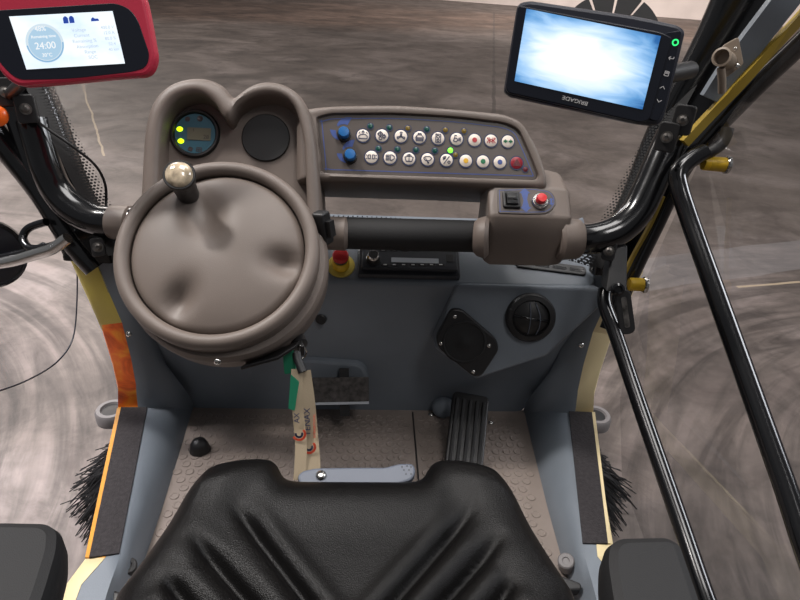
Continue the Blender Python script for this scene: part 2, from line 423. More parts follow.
def text(name, body, fr, size, m, parent, spin=0, thick=.0002, sx=1):
    c = bpy.data.curves.new(name, 'FONT'); c.body = body; c.size = size; c.extrude = thick; c.align_x = 'CENTER'; c.align_y = 'CENTER'
    c.materials.append(M[m])
    tmp = bpy.data.objects.new(name+'_curve', c); COL.objects.link(tmp)
    me = bpy.data.meshes.new_from_object(tmp.evaluated_get(bpy.context.evaluated_depsgraph_get())); me.name = name
    bpy.data.objects.remove(tmp); bpy.data.curves.remove(c)
    o = bpy.data.objects.new(name, me); COL.objects.link(o)
    f = fr.spun(spin)
    w = f.mat() @ Matrix.Diagonal((sx, 1, 1, 1))
    o.parent = parent
    off = ROOTS.get(parent.name, Vector((0, 0, 0)))
    o.matrix_parent_inverse = Matrix.Translation(-off)
    o.matrix_basis = w
    return o
def screw(fr, u, v, w, r, parent, m='chrome', name='screw'):
    b = MB(); f = fr.at(u, v, w); b.lathe(f, [(r, 0), (r, r*.25), (r*.8, r*.55), (r*.45, r*.7), (r*.4, r*.35), (0.0001, r*.35)], 14); return b.build(name, m, parent)
def face(p, n, up=(0, 0, 1)):               # frame with v roughly along up
    n = Vector(n).normalized(); u = Vector(up).cross(n)
    if u.length < 1e-4: u = Vector((1, 0, 0))
    return Fr(p, u, n)

# ================================================================== the hall
ZG = -.45
g = MB(); g.grid(lambda u, v: Vector((-40+80*u, -20+70*v, ZG)), 8, 8)
o = g.build('floor', 'concrete'); o['kind'] = 'structure'; o['label'] = 'worn brown-grey concrete hall floor with circular sweeping marks'
a = PZ(480, 3, ZG); b_ = PZ(700, 20, ZG); d = (b_-a).normalized(); a2_ = a-d*26; b2_ = b_+d*22
nrm = Vector((d.y, -d.x, 0)); nrm = nrm if nrm.y < 0 else -nrm
w = MB(); k = [a2_, b2_, b2_-nrm*.3, a2_-nrm*.3]
w.loft([[p for p in k], [p+Vector((0, 0, 7)) for p in k]])
o = w.build('wall_back', 'hall_wall', smooth=0); o['kind'] = 'structure'; o['label'] = 'white plaster hall wall beyond the windscreen'

# ================================================================== cab body
cab = thing('vehicle_cab', 'grey-blue sweeper cab shell with studded floor, sills and black pillars', 'vehicle cab', (0, 1.0, 0))
# studded floor mat
fm = MB()
fl = [(-.385, 1.075), (.395, 1.075), (.37, .62), (.34, .25), (-.34, .25), (-.36, .62)]
fr0 = Fr((0, 0, 0), (1, 0, 0), (0, 0, 1))
fm.prism(fr0, fl, -.02, 0)
st = .0235
for j in range(36):
    for i in range(-17, 18):
        x = i*st + (st/2 if j % 2 else 0); y = .42 + j*st*.88
        if y > 1.06 or abs(x) > .345+.03*(y-.6): continue
        if abs(x-.1235) < .011: continue
        fm.lathe(fr0.at(x, y, 0), [(.0092, 0), (.0082, .0016), (.0066, .0017), (.0056, .0008), (.0001, .0008)], 14)
fm.build('floor_mat', 'rubber_mat', cab, smooth=30)
sm = MB(); sm.fbox(fr0, .122, .125, .3, 1.06, 0, .0015); sm.build('mat_seam', 'black', cab)
for p in ((431, 415), (491, 423)):
    q = PZ(*p, .001); screw(fr0, q.x, q.y, .001, .006, cab)
# firewall with sloping ledge
A30 = math.radians(30)
prof = [(1.02, .355), (1.02+.165*math.cos(A30), .355+.165*math.sin(A30)), (1.19, .42), (1.19, -.03), (1.072, -.03)]
fw = MB(); fx = Fr((0, 0, 0), (0, 1, 0), (1, 0, 0))
def fwsec(x, z0=-.03, dy=0): return [Vector((x, y+dy, max(z, z0))) for y, z in prof]
fw.loft([fwsec(-.455, .12, .03), fwsec(-.45, .08, .005), fwsec(-.435, .045), fwsec(-.41, .018), fwsec(-.385, .004), fwsec(-.36), fwsec(.36), fwsec(.385, .004), fwsec(.41, .018), fwsec(.435, .045), fwsec(.455, .09, .005), fwsec(.475, .14, .03)])
fw.build('firewall', 'steel_blue', cab, smooth=35, bevel=.012, seg=4)
# wedge facet that carries speaker and vent
hA, hB, hD = PY(456, 284, 1.016), PY(602, 288, 1.0), PY(547, 357, .962)
hn = (hB-hA).cross(hD-hA).normalized(); hn = hn if hn.y < 0 else -hn
def on_plane(x, y, o, n):
    r = ray(x, y); return CAM+r*((Vector(o)-CAM).dot(n)/r.dot(n))
hv = [on_plane(x, y, hA, hn) for x, y in ((456, 284), (602, 288), (600, 308), (547, 357), (476, 380), (434, 348))]
bk = [Vector((v.x, 1.09, v.z-.03)) for v in hv]
bm = bmesh.new(); [bm.verts.new(v) for v in hv+bk]
bmesh.ops.convex_hull(bm, input=bm.verts)
wd = MB(); bm.verts.index_update(); wd.v = [v.co.copy() for v in bm.verts]; wd.f = [tuple(v.index for v in f.verts) for f in bm.faces]; bm.free()
wd.build('speaker_facet', 'steel_blue', cab, smooth=35, bevel=.008)
# raised foot-well bulge by the brake
bl = MB(); f = Fr(PY(338, 372, 1.045), (1, 0, 0), (0, -1, .05))
bl.prism(f, rpoly([(-.1, -.06), (.07, -.06), (.06, .03), (-.085, .04)], .03), -.03, .012, .008); bl.build('pedal_boss', 'steel_blue', cab)

# sills, columns and door edges: drawn for one side, the other mirrored
STN = [  # px of (edge outer, edge inner, mid, inner), rule
    ((68, 249), (93, 254), (106, 258), (120, 262), ('y', 1.035)),
    ((88, 293), (108, 293), (116, 293), (132, 296), ('y', 1.035)),
    ((102, 325), (121, 323), (128, 324), (146, 330), ('y', 1.03)),
    ((112, 358), (130, 358), (138, 358), (160, 366), ('y', 1.02)),
    ((118, 385), (135, 385), (147, 385), (182, 395), ('y', 1.01)),
    ((118, 407), (137, 407), (150, 408), (192, 410), ('z', .06)),
    ((110, 450), (128, 450), (141, 450), (180, 450), ('z', .06)),
    ((98, 505), (112, 505), (131, 505), (163, 505), ('z', .06)),
    ((86, 558), (104, 558), (120, 556), (146, 555), ('z', .06)),
    ((62, 590), (80, 585), (110, 584), (132, 592), ('z', .06)),
    ((30, 640), (60, 640), (92, 640), (118, 650), ('z', .06)),
]
def at(p, rule, dz=0): return PY(*p, rule[1]) if rule[0] == 'y' else PZ(*p, rule[1]+dz)
sec = []
for e0, e1, m_, i_, rule in STN:
    pin = at(i_, rule) if rule[0] == 'y' else PZ(*i_, .001)
    if rule[0] == 'y': pin.y += .02
    sec.append((at(e0, rule, -.002), at(e1, rule, -.001), at(m_, rule), pin))
for side in (-1, 1):
    T = (lambda p: Vector(p)) if side < 0 else (lambda p: Vector((-p[0]+.012, p[1], p[2])))
    s_ = MB(); loops = []
    for e0, e1, m_, pin in sec:
        q = m_.lerp(pin, .5) + Vector((0, -.006, .010)); dn = Vector((0, .03, -.05))
        loops.append([T(e1+dn), T(e1), T(m_), T(q), T(pin), T(pin+dn)])
    s_.loft(loops); s_.build('sill', 'steel_blue', cab, smooth=60)
    names = [(0, 2, 'yellow' if side < 0 else 'cream'), (2, 5, 'flame' if side < 0 else 'cream'), (5, 8, 'amber' if side < 0 else 'cream'), (8, 10, 'cream')]
    for a0, a1, mm in names:
        e = MB(); loops = []
        for e0, e1, m_, pin in sec[a0:a1+1]:
            out = Vector((-.012, .02, -.03))
            loops.append([T(e0+out), T(e0), T(e1+Vector((.002, 0, .001))), T(e1+Vector((.002, .02, -.03)))])
        o = e.loft(loops).build('door_edge', mm, cab, smooth=60)
        if mm == 'flame': o['label'] = 'orange flame sticker on the door edge'
    q = [(121, 407), (147, 407), (119, 553), (89, 557)] if side < 0 else [(569, 411), (592, 412), (608, 543), (583, 543)]
    P = [PZ(*p, .063) for p in q]
    an = MB(); an.loft([[p-Vector((0, 0, .004)) for p in P], P]); an.build('anti_slip_strip', 'grip', cab, smooth=0)
    an = MB()
    if side < 0:
        e = [PZ(117, 408, .062), PZ(121, 408, .062), PZ(89, 557, .062), PZ(85, 557, .062)]
    else:
        e = [PZ(592, 412, .062), PZ(595, 412, .062), PZ(611, 543, .062), PZ(608, 543, .062)]
    an.loft([[p-Vector((0, 0, .03)) for p in e], e]); an.build('edge_strip', 'amber' if side < 0 else 'cream', cab, smooth=0)
for p, y in (((129, 334), 1.0), ((581, 345), 1.0)):
    q = PY(*p, y); screw(face(q, (0, -1, .3)), 0, 0, 0, .006, cab)
q = PY(152, 400, 1.0)
# small sill fittings by the seat
for p, z in (((566, 561), .032), ((128, 566), .032)):
    q = PZ(*p, z); k = MB(); k.lathe(face(q, (-.3*(1 if q.x > 0 else -1), -.2, 1)), [(.014, -.02), (.014, .001), (.012, .003), (.006, .003), (.005, .001), (.0001, .001)], 20); k.build('sill_plug', 'hub_grey' if q.x > 0 else 'black', cab)
for p in ((569, 583), (121, 598)):
    q = PZ(*p, .04); k = MB(); f = Fr(q, (1, .1, 0), (0, -.3, 1)); k.prism(f, rpoly([(-.014, -.012), (.016, -.014), (.018, -.004), (-.012, .012)], .006), -.02, .006, .003); k.build('sill_handle', 'black', cab)

# ---- pillars (black), symmetrical
PIL = [D(614, 272, 1.18), D(618, 258, 1.17), D(645, 205, 1.14), D(675, 130, 1.11), D(723, 40, 1.05), D(760, -50, .99), D(790, -160, .93)]
def pillar(T):
    p = MB(); p.sweep(cr([T(q) for q in PIL], 5), rpoly([(-.047, -.02), (.047, -.02), (.047, .02), (-.047, .02)], .012, 3), up=(0, -1, 0))
    return p.build('pillar', 'black_gloss', cab, smooth=50)
pillar(lambda p: p)
pillar(lambda p: Vector((-p.x-.005, p.y, p.z)))
def bolt_plate(x, y, d, n, w=.03):
    f = face(D(x, y, d), n); k = MB(); k.prism(f, rrect(w, w*1.5, .006), -.02, .004, .002); o = k.build('bolt_plate', 'black', cab)
    h = MB(); h.lathe(f, [(.009, .003), (.009, .007), (.0001, .007)], 20); h.lathe(f, [(.007, .006), (.0065, .011), (.003, .0125), (.0028, .010), (.0001, .010)], 16)
    h.build('bolt', 'worn_steel', o)
bolt_plate(683, 120, .93, (-.6, -1, .2)); bolt_plate(667, 137, .94, (-.6, -1, .2))
bolt_plate(26, 109, .97, (.4, -1, .25)); bolt_plate(6, 92, .97, (.4, -1, .25)); 
bolt_plate(609, 251, 1.02, (-.5, -1, .4), .022); bolt_plate(98, 247, 1.04, (.4, -1, .4), .022)
k = MB(); k.lathe(face(D(-3, 116, .96), (.5, -1, .2)), [(.016, -.02), (.016, .004), (.011, .009), (.0001, .010)], 24); k.build('orange_lamp', 'orange_lens', cab)
# cable loop along the pillar
cb = MB(); cb.tube(cr([D(22, 108, .98), D(45, 127, 1.0), D(72, 146, 1.02), D(95, 165, 1.05), D(105, 184, 1.07), D(106, 205, 1.09), D(104, 226, 1.1)], 8), .0024, 8)
tag(cb.build('cable', 'black'), 'thin black cable looping down beside the dotted windscreen edge and curved tube', 'cable')

# ================================================================== windscreen
def hw(z): return .480+.46*(z-.52)
def ws(x, z):                               # bowed glass surface
    t = min(1.3, abs(x)/hw(z)); return Vector((x, 1.02+.36*(z-.52)+.165*(1-t*t), z))
wsn = thing('window_1', 'bowed clear windscreen with black dotted borders in front of the dashboard', None, (0, 1.15, .42), kind='structure')
p = MB(); p.grid(lambda u, v: ws((2*u-1)*hw(.42+.62*v), .42+.62*v), 28, 12); p.build('glass_pane', 'glass', wsn)
for s_ in (-1, 1):
    p = MB()
    def fn(u, v, s_=s_):
        z = .42+.62*v; q = ws(s_*(hw(z)+.010-.036*u), z); q.y -= .002; return q
    p.grid(fn, 2, 24, lambda u, v: (.036*u, .70*v)); p.build('frit_border', 'frit', wsn)
p = MB()
def fnb(u, v):
    z = .438-.02*(1-v); q = ws((2*u-1)*.43, z); q.y -= .002; return q
p.grid(fnb, 30, 1, lambda u, v: (.022+.012*v, .92*u)); p.build('frit_border', 'frit', wsn)

# ================================================================== grab bar with bent ends
BY, BZ = .957, .484
bar = thing('grab_bar', 'gloss black tube bar with foam grip running behind the steering wheel', 'grab bar', (0, BY, BZ))
L0, R0 = D(112, 222, 1.04), D(578, 239, 1.04)
rt = [Vector((.27, .962, .482)), Vector((.33, .966, .481)), R0, D(596, 238, 1.03), D(618, 230, 1.03), D(636, 213, 1.03), D(648, 190, 1.03), D(660, 162, 1.03), D(672, 135, 1.03)]
lt = [Vector((-.36, .985, .48)), L0, D(93, 219, 1.04), D(73, 208, 1.04), D(58, 191, 1.04), D(49, 172, 1.035), D(42, 150, 1.03), D(33, 120, 1.02)]
mid = [D(340, 233, 1.036), D(385, 234.1, 1.036), D(430, 235.2, 1.036), D(474, 236.4, 1.036)]
path = cr(list(reversed(lt)) + mid + rt, 7)
t = MB(); t.tube(path, .0268, 24); t.build('tube', 'black_gloss', bar)
gp = MB(); a, b_ = D(343, 233, 1.035), D(478, 236.5, 1.035); f = face(a, b_-a, (0, 0, 1)); L = (b_-a).length
gp.lathe(f, [(.001, 0), (.0265, 0), (.0275, .003), (.0275, L-.003), (.0265, L), (.001, L)], 32); gp.build('foam_grip', 'black_soft', bar)

# ================================================================== dashboard console
EL = math.radians(32)
NRM = Vector((0, -math.cos(EL), math.sin(EL)))
dash = thing('dashboard_console', 'taupe moulded dashboard with twin-lobed instrument hood and switch pod', 'dashboard', (0, 1.05, .5))
CF = Fr(D(430, 150, 1.0), (1, -.02, 0), NRM)
def pxs(fr, pts, w=0): return [fr.px(x, y, w) for x, y in pts]
out = rpoly(pxs(CF, [(296, 108), (330, 104), (395, 103), (455, 107), (505, 112), (524, 120), (541, 150), (549, 178), (549, 190), (440, 185), (322, 181), (296, 180)]),
            [.004, .02, .03, .03, .012, .02, .03, .02, .012, .03, .03, .004], 5)
inn = rpoly(pxs(CF, [(317, 117), (330, 113), (395, 112.5), (455, 116), (505, 122), (519, 128), (531, 155), (539, 175), (536, 179), (440, 176), (330, 172.5), (322, 171)]),
            [.005, .01, .03, .03, .012, .012, .02, .006, .005, .03, .03, .005], 5)
W = lambda fr, p, w: [fr.p(q[0], q[1], w) for q in p]
mid1 = [Vector(a).lerp(Vector(b), .22) for a, b in zip(out, inn)]
mid2 = [Vector(a).lerp(Vector(b), .6) for a, b in zip(out, inn)]
mid3 = [Vector(a).lerp(Vector(b), .93) for a, b in zip(out, inn)]
cs = MB(); cs.loft([W(CF, out, -.125), W(CF, out, -.012), W(CF, mid1, -.003), W(CF, mid2, .0), W(CF, mid3, -.002), W(CF, inn, -.009), W(CF, inset(inn, .004), -.0095)])
cs.build('console_shell', 'taupe', dash, smooth=50)
# instrument hood (two lobes)
BF = Fr(D(232, 140, .965), (1, -.02, 0), NRM)
ho = pxs(BF, [(136, 250), (137, 215), (139, 185), (140.5, 155), (143, 126), (150, 101), (165, 84), (184, 76.5), (204, 76), (221, 83), (231, 94), (238, 92), (250, 83), (265, 79), (283, 82), (299, 93), (309, 110), (315, 135), (318, 162), (320, 190), (322, 225), (322, 250)])
ho2 = [Vector((*p,)) for p in ho]
hs = cr(ho2, 5); hs = [Vector((p[0], p[1])) for p in hs]
hi_px = [(162, 250), (163, 215), (163.5, 185), (164, 158), (165, 135), (168, 117), (177, 104), (190, 98), (203, 99), (214, 107), (225, 124), (231, 122), (239, 108), (253, 99.5), (268, 98), (282, 102), (291, 112), (296, 125), (299, 143), (302, 165), (306, 195), (309, 225), (309, 250)]
hi_px = [(161, 250), (161.5, 215), (162, 185), (162.5, 158), (164, 135), (168, 117), (177, 104), (190, 98), (203, 98.5), (215, 107), (227, 122), (236, 109), (249, 101), (266, 98), (281, 102), (290, 111), (295, 125), (299, 147), (300, 170), (301, 195), (302, 225), (302, 250)]
hi_px = [(232+(x-232)*1.075, 172+(y-172)*1.07 if y < 172 else y) for x, y in hi_px]
hi = cr([Vector(p) for p in pxs(BF, hi_px)], 5); hi = [Vector((p[0], p[1])) for p in hi]
deep = [Vector((a[0]*.985, a[1]*.985-.001)) for a in hi]
m1 = [a.lerp(b, .25) for a, b in zip(hs, hi)]; m2 = [a.lerp(b, .65) for a, b in zip(hs, hi)]; m3 = [a.lerp(b, .92) for a, b in zip(hs, hi)]
hd = MB(); hd.loft([W(BF, hs, -.14), W(BF, hs, -.014), W(BF, m1, -.003), W(BF, m2, 0), W(BF, m3, -.003), W(BF, hi, -.012), W(BF, deep, -.048)])
hd.build('instrument_hood', 'taupe', dash, smooth=60)
GF = BF.at(0, 0, -.0475)
u, v = GF.px(266, 138)
gb = MB(); gb.lathe(GF.at(u, v), [(.0405, -.004), (.0405, .002), (.039, .0035), (.0001, .0035)], 40); gb.build('blank_cover', 'black', dash)
# switch pod
PE = math.radians(20)
pf0 = D(500, 214, .965); pf1 = D(548, 265, .955)
x0, x1 = D(493, 230, .965).x, D(583, 240, .955).x
yb = PY(520, 214, .905)
pz = [PZ(520, 187, 0)]
def py_at(px, y): return PY(528, px, y)
c1 = py_at(187, .965); c2 = py_at(216, .925); c3 = py_at(240, .915); c4 = py_at(266, .93)
pr = [(c1.y, c1.z), (c2.y, c2.z), (c3.y, c3.z), (c4.y, c4.z), (c4.y+.05, c4.z-.004), (1.03, c4.z+.03), (1.03, c1.z+.012)]
pd = MB()
def psec(x, k, s): 
    cy = sum(q[0] for q in pr)/len(pr); cz = sum(q[1] for q in pr)/len(pr)
    return [Vector((x, cy+(y-cy)*s, cz+(z-cz)*s)) for y, z in pr]
pd.loft([psec(x0, 0, .9), psec(x0+.012, 0, 1), psec(x1-.03, 0, 1), psec(x1-.006, 0, .95), psec(x1, 0, .86)])
pd.build('switch_pod', 'taupe', dash, smooth=50, bevel=.014, seg=5)
# collars on the bar
def collar(a, b, r0, r1, name='bar_collar'):
    f = face(a, b-a); L = (b-a).length; k = MB()
    k.lathe(f, [(.001, 0), (r0-.006, 0), (r0, .006), ((r0+r1)/2, L/2), (r1, L-.006), (r1-.006, L), (.001, L)], 28); return k.build(name, 'taupe', dash)
collar(D(108, 221.5, 1.04), D(133, 224, 1.04), .029, .031)
collar(D(325, 233, 1.03), D(349, 234, 1.03), .0285, .029)
collar(D(474, 237, 1.015), D(489, 237.5, 1.01), .032, .036)
collar(D(556, 239, 1.035), D(581, 239, 1.04), .037, .034)
# pod switch plate
n2 = Vector((0, c1.y-c2.y, 0)); top_n = Vector((0, -(c1.z-c2.z), (c1.y-c2.y))).normalized()
PF = Fr(Vector((x0*.5+x1*.5, (c1.y+c2.y)/2, (c1.z+c2.z)/2)), (1, 0, 0), top_n)
pw = .0015
sp_ = MB(); pl_ = rpoly(pxs(PF, [(497, 189), (534, 188), (552, 191), (557, 203), (549, 214), (530, 214.5), (498, 213.5)]), [.004, .008, .012, .012, .012, .008, .004])
sp_.prism(PF, pl_, -.003, pw, .0008); plate = sp_.build('switch_plate', 'panel_film', dash)
def ring2(fr, pts, wd_, w0, w1, b): 
    i = inset(pts, wd_); n = len(pts); k = [b.add([fr.p(p[0], p[1], w1) for p in pts]), b.add([fr.p(p[0], p[1], w1) for p in i])]
    for j in range(n): q = (j+1) % n; b.f.append((k[0]+j, k[0]+q, k[1]+q, k[1]+j))
k = MB(); ring2(PF, inset(pl_, .003), .0009, 0, pw+.0003, k); k.build('outline_print', 'blue_ink', plate)
u, v = PF.px(511, 200.5)
k = MB(); k.prism(PF.at(u, v), rrect(.029, .031, .004), 0, .006, .002); rk = k.build('rocker_switch', 'black', plate)
k = MB(); f = PF.at(u, v, .006)
k.loft([[f.p(-.011, y, 0) for y in (-.011, .011)]+[f.p(.011, y, 0) for y in (.011, -.011)], [f.p(-.009, y, .004) for y in (-.010, .010)]+[f.p(.009, y, .004) for y in (.010, -.010)]])
k.fbox(f, -.008, .008, -.003, .003, .003, .0055); k.build('rocker', 'black_gloss', rk, bevel=.001)
u, v = PF.px(525, 200.5); f = PF.at(u, v, pw)
k = MB(); k.prism(f, [(0, .022), (.0095, .013), (.006, .013), (.003, .001), (.006, -.013), (.0095, -.013), (0, -.022), (-.0095, -.013), (-.006, -.013), (-.003, -.001), (-.006, .013), (-.0095, .013)], 0, .0004); k.build('arrow_print', 'blue_ink', plate)
u, v = PF.px(551, 202); k = MB(); k.prism(PF.at(u, v, pw), [(0, .007), (.004, .003), (.0015, .003), (.0015, -.003), (.004, -.003), (0, -.007), (-.004, -.003), (-.0015, -.003), (-.0015, .003), (-.004, .003)], 0, .0004); k.build('arrow_print', 'blue_ink', plate)
u, v = PF.px(539.5, 202); f = PF.at(u, v, pw)
k = MB(); k.lathe(f, [(.0145, 0), (.0145, .003), (.013, .005), (.011, .005), (.0105, .008), (.0001, .008)], 28); bb = k.build('red_push_switch', 'chrome', plate)
k = MB(); k.lathe(f, [(.0085, .006), (.0085, .014), (.0075, .0155), (.0001, .016)], 24); k.build('switch_cap', 'estop_red', bb)

# ================================================================== control panel
cp = thing('control_panel', 'brown-grey keypad panel of round white buttons and two blue knobs', 'control panel', (0.1, .98, .6))
KF = CF.at(0, 0, -.009)
k = MB(); k.prism(KF, inset(inn, .0008), -.001, .001); kp = k.build('panel_plate', 'panel_film', cp)
k = MB(); ring2(KF, inset(inn, .0062), .0014, 0, .0013, k); k.build('outline_print', 'blue_ink', kp)
def strokes(fr, segs, wd_, w, b):
    for pts in segs:
        pts = [Vector(p) for p in pts]
        for a, c in zip(pts, pts[1:]):
            t = (c-a); 
            if t.length < 1e-6: continue
            t = t.normalized(); n = Vector((-t[1], t[0]))*wd_/2; e = t*wd_*.3
            q = [a+n-e, a-n-e, c-n+e, c+n+e]; kk = b.add([fr.p(x[0], x[1], w) for x in q]); b.f.append((kk, kk+1, kk+2, kk+3))
def circ(r, cx=0, cy=0, n=16, a0=0, a1=2*PI): return [(cx+r*math.cos(a0+(a1-a0)*i/n), cy+r*math.sin(a0+(a1-a0)*i/n)) for i in range(n+1)]
def icon(kind):
    if kind == 'nozzle': return [[(-.6, -.45), (-.6, -.1), (-.3, .15), (.3, .15), (.6, -.1), (.6, -.45), (-.6, -.45)], [(0, .15), (0, .65)], [(-.2, .45), (0, .68), (.2, .45)], [(-.45, .5), (-.6, .3)], [(.45, .5), (.6, .3)]]
    if kind == 'gears': return [circ(.3, -.25, .2), circ(.22, .32, -.15), circ(.22, -.2, -.42), [(-.25, .6), (-.25, -.2)], [(-.65, .2), (.15, .2)], [(.32, .2), (.32, -.5)]]
    if kind == 'fan': return [circ(.12), [(0, .1), (-.15, .55), (.15, .6), (.05, .1)], [(.1, -.05), (.55, -.15), (.5, -.42), (.06, -.1)], [(-.1, -.05), (-.55, -.15), (-.5, -.42), (-.06, -.1)]]
    if kind == 'hopper': return [[(-.5, -.5), (.5, -.5), (.55, 0), (.25, .35), (-.25, .35), (-.55, 0), (-.5, -.5)], [(-.45, -.1), (.45, -.1)], [(-.45, -.3), (.45, -.3)], [(-.2, .35), (-.2, .55), (.2, .55), (.2, .35)]]
    if kind == 'tank': return [[(-.35, -.6), (.35, -.6), (.35, .6), (-.35, .6), (-.35, -.6)], circ(.2, 0, .22), circ(.16, 0, -.3)]
    if kind == 'spray': return [[(-.5, -.3), (-.1, -.45), (.15, -.2), (0, .1), (-.35, .1), (-.5, -.3)], [(-.35, .1), (-.3, .5), (0, .45)], [(.25, .1), (.6, .2)], [(.25, -.05), (.62, -.05)], [(.25, -.2), (.6, -.3)]]
    if kind == 'shut': return [[(-.6, .35), (-.35, 0), (-.6, -.35)], [(.6, .35), (.35, 0), (.6, -.35)], [(-.25, .4), (-.25, -.4)], [(.25, .4), (.25, -.4)], circ(.16), [(-.45, .4), (-.45, .15)], [(.45, .4), (.45, .15)]]
    if kind == 'lamps': return [[(-.15, .28), (-.4, .28), (-.5, 0), (-.4, -.28), (-.15, -.28), (-.15, .28)], [(.15, .28), (.4, .28), (.5, 0), (.4, -.28), (.15, -.28), (.15, .28)], [(-.6, .2), (-.75, .25)], [(-.6, -.2), (-.75, -.25)], [(.6, .2), (.75, .25)], [(.6, -.2), (.75, -.25)]]
    if kind == 'beam': return [[(.05, .38), (.3, .38), (.6, .15), (.6, -.15), (.3, -.38), (.05, -.38), (.05, .38)]] + [[(-.6, y), (-.08, y)] for y in (.33, .11, -.11, -.33)]
    if kind == 'washer': return [[(-.6, .15), (-.3, .35), (.3, .35), (.6, .15), (.4, -.4), (-.4, -.4), (-.6, .15)], [(0, -.4), (0, .6)], [(0, .6), (-.3, .5)], [(0, .6), (.3, .5)]]
    if kind == 'wiper': return [[(-.6, .15), (-.3, .4), (.3, .4), (.6, .15), (.3, -.2), (-.3, -.2), (-.6, .15)], [(.1, -.55), (-.3, .15)], circ(.08, .1, -.5)]
    if kind == 'percent': return [[(-.4, -.55), (.4, .55)], circ(.17, -.35, .3), circ(.17, .35, -.3), [(-.1, .55), (-.5, 0)]]
    if kind == 'arrows': return [[(-.15, .0), (-.55, .0)], [(.15, 0), (.55, 0)]]
    if kind == 'hazard': return [[(-.5, -.38), (.5, -.38), (0, .5), (-.5, -.38)], [(-.22, -.22), (.22, -.22), (0, .18), (-.22, -.22)]]
    return []
def button(x, y, kind, ink, cap='white_key', name='push_button'):
    u, v = KF.px(x, y); f = KF.at(u, v, .001); r = .0104
    k = MB(); k.lathe(f, [(r, 0), (r, .0014), (r-.001, .0021), (.0001, .0024)], 28); o = k.build(name, cap, kp)
    k = MB(); k.lathe(f, [(r+.0020, -.0002), (r+.0020, .0012), (r-.0002, .0012)], 28); k.build('ring_print', 'navy_ink', o)
    k = MB()
    if kind == 'dot': k.lathe(f.at(0, 0, .0023), [(.0042, 0), (.0042, .0005), (.0001, .0006)], 18)
    else:
        strokes(f, [[(a*r*1.12, b*r*1.12) for a, b in s] for s in icon(kind)], .0013 if kind != 'arrows' else .003, .0028, k)
        if kind == 'arrows':
            for s in (-1, 1):
                kk = k.add([f.p(s*.8*r, 0, .0028), f.p(s*.35*r, .36*r, .0028), f.p(s*.35*r, -.36*r, .0028)]); k.f.append((kk, kk+1, kk+2))
    k.build('symbol', ink, o, smooth=0)
    return o
def led(x, y, m):
    u, v = KF.px(x, y); f = KF.at(u, v, .001)
    k = MB(); k.lathe(f, [(.0060, -.0002), (.0060, .001), (.0044, .001)], 18); o = k.build('indicator_light', 'navy_ink', kp)
    k = MB(); k.lathe(f, [(.0044, 0), (.0044, .0012), (.003, .0018), (.0001, .0021)], 16); k.build('lens', m, o)
Z3 = lambda x, y: (300+x/2.857, 80+y/2.857)
for x, y, kd, ik in ((180, 160, 'nozzle', 'navy_ink'), (234, 160, 'gears', 'navy_ink'), (288, 162, 'fan', 'navy_ink'), (341, 165, 'hopper', 'navy_ink'), (394, 168, 'tank', 'navy_ink'), (447, 170, 'spray', 'navy_ink'), (498, 173, 'dot', 'red_ink'), (545, 174.5, 'shut', 'red_ink'), (593, 177, 'arrows', 'green_ink'),
                     (204, 221, 'lamps', 'navy_ink'), (257, 223, 'beam', 'navy_ink'), (311, 226, 'washer', 'navy_ink'), (364, 228, 'wiper', 'navy_ink'), (418, 230, 'percent', 'navy_ink'), (473, 232, 'dot', 'yellow_ink'), (522, 234, 'dot', 'green_ink'), (570, 236, 'dot', 'blue_ink')):
    button(*Z3(x, y), kd, ik)
button(*Z3(618, 238), 'hazard', 'darkred', 'red_key')
for x, y, m_ in ((201, 133, 'led_green'), (255, 137, 'led_green'), (308, 139, 'led_amber'), (362, 142, 'led_green'), (415, 144, 'led_amber'), (468, 147, 'led_amber'),
                (224, 197, 'led_green'), (278, 199, 'led_green'), (331, 201, 'led_green'), (385, 203, 'led_green'), (429, 202, 'led_lit'), (444, 215, 'led_amber'), (643, 256, 'darkred')):
    led(*Z3(x, y), m_)
for x, y in ((125, 149), (143, 213)):
    u, v = KF.px(*Z3(x, y), .017); f = KF.at(u, v, .001)
    k = MB(); k.lathe(f, [(.0115, 0), (.0115, .006), (.0105, .007), (.0095, .007)], 24, cap0=True); o = k.build('rotary_knob', 'black', kp)
    k = MB(); k.lathe(f, [(.0088, .005), (.0090, .018), (.0078, .020), (.003, .0205), (.0001, .0205)], 24); k.build('knob_cap', 'blue_knob', o)
def wedge(x, y, a0, a1, r0, r1, r2):
    u, v = KF.px(*Z3(x, y)); f = KF.at(u, v, .0013); k = MB(); n = 10; vs = []
    for i in range(n+1):
        a = a0+(a1-a0)*i/n; R_ = r1+(r2-r1)*i/n
        vs += [f.p(r0*math.cos(a), r0*math.sin(a)), f.p(R_*math.cos(a), R_*math.sin(a))]
    kk = k.add(vs)
    for i in range(n): k.f.append((kk+2*i, kk+2*i+1, kk+2*i+3, kk+2*i+2))
    k.build('scale_print', 'blue_ink', kp, smooth=0)
wedge(125, 149, 2.4, 1.1, .013, .016, .028); wedge(125, 149, 3.0, 4.2, .013, .023, .016); wedge(143, 213, 2.6, 1.3, .013, .015, .026); wedge(143, 213, 3.1, 4.3, .013, .022, .016)

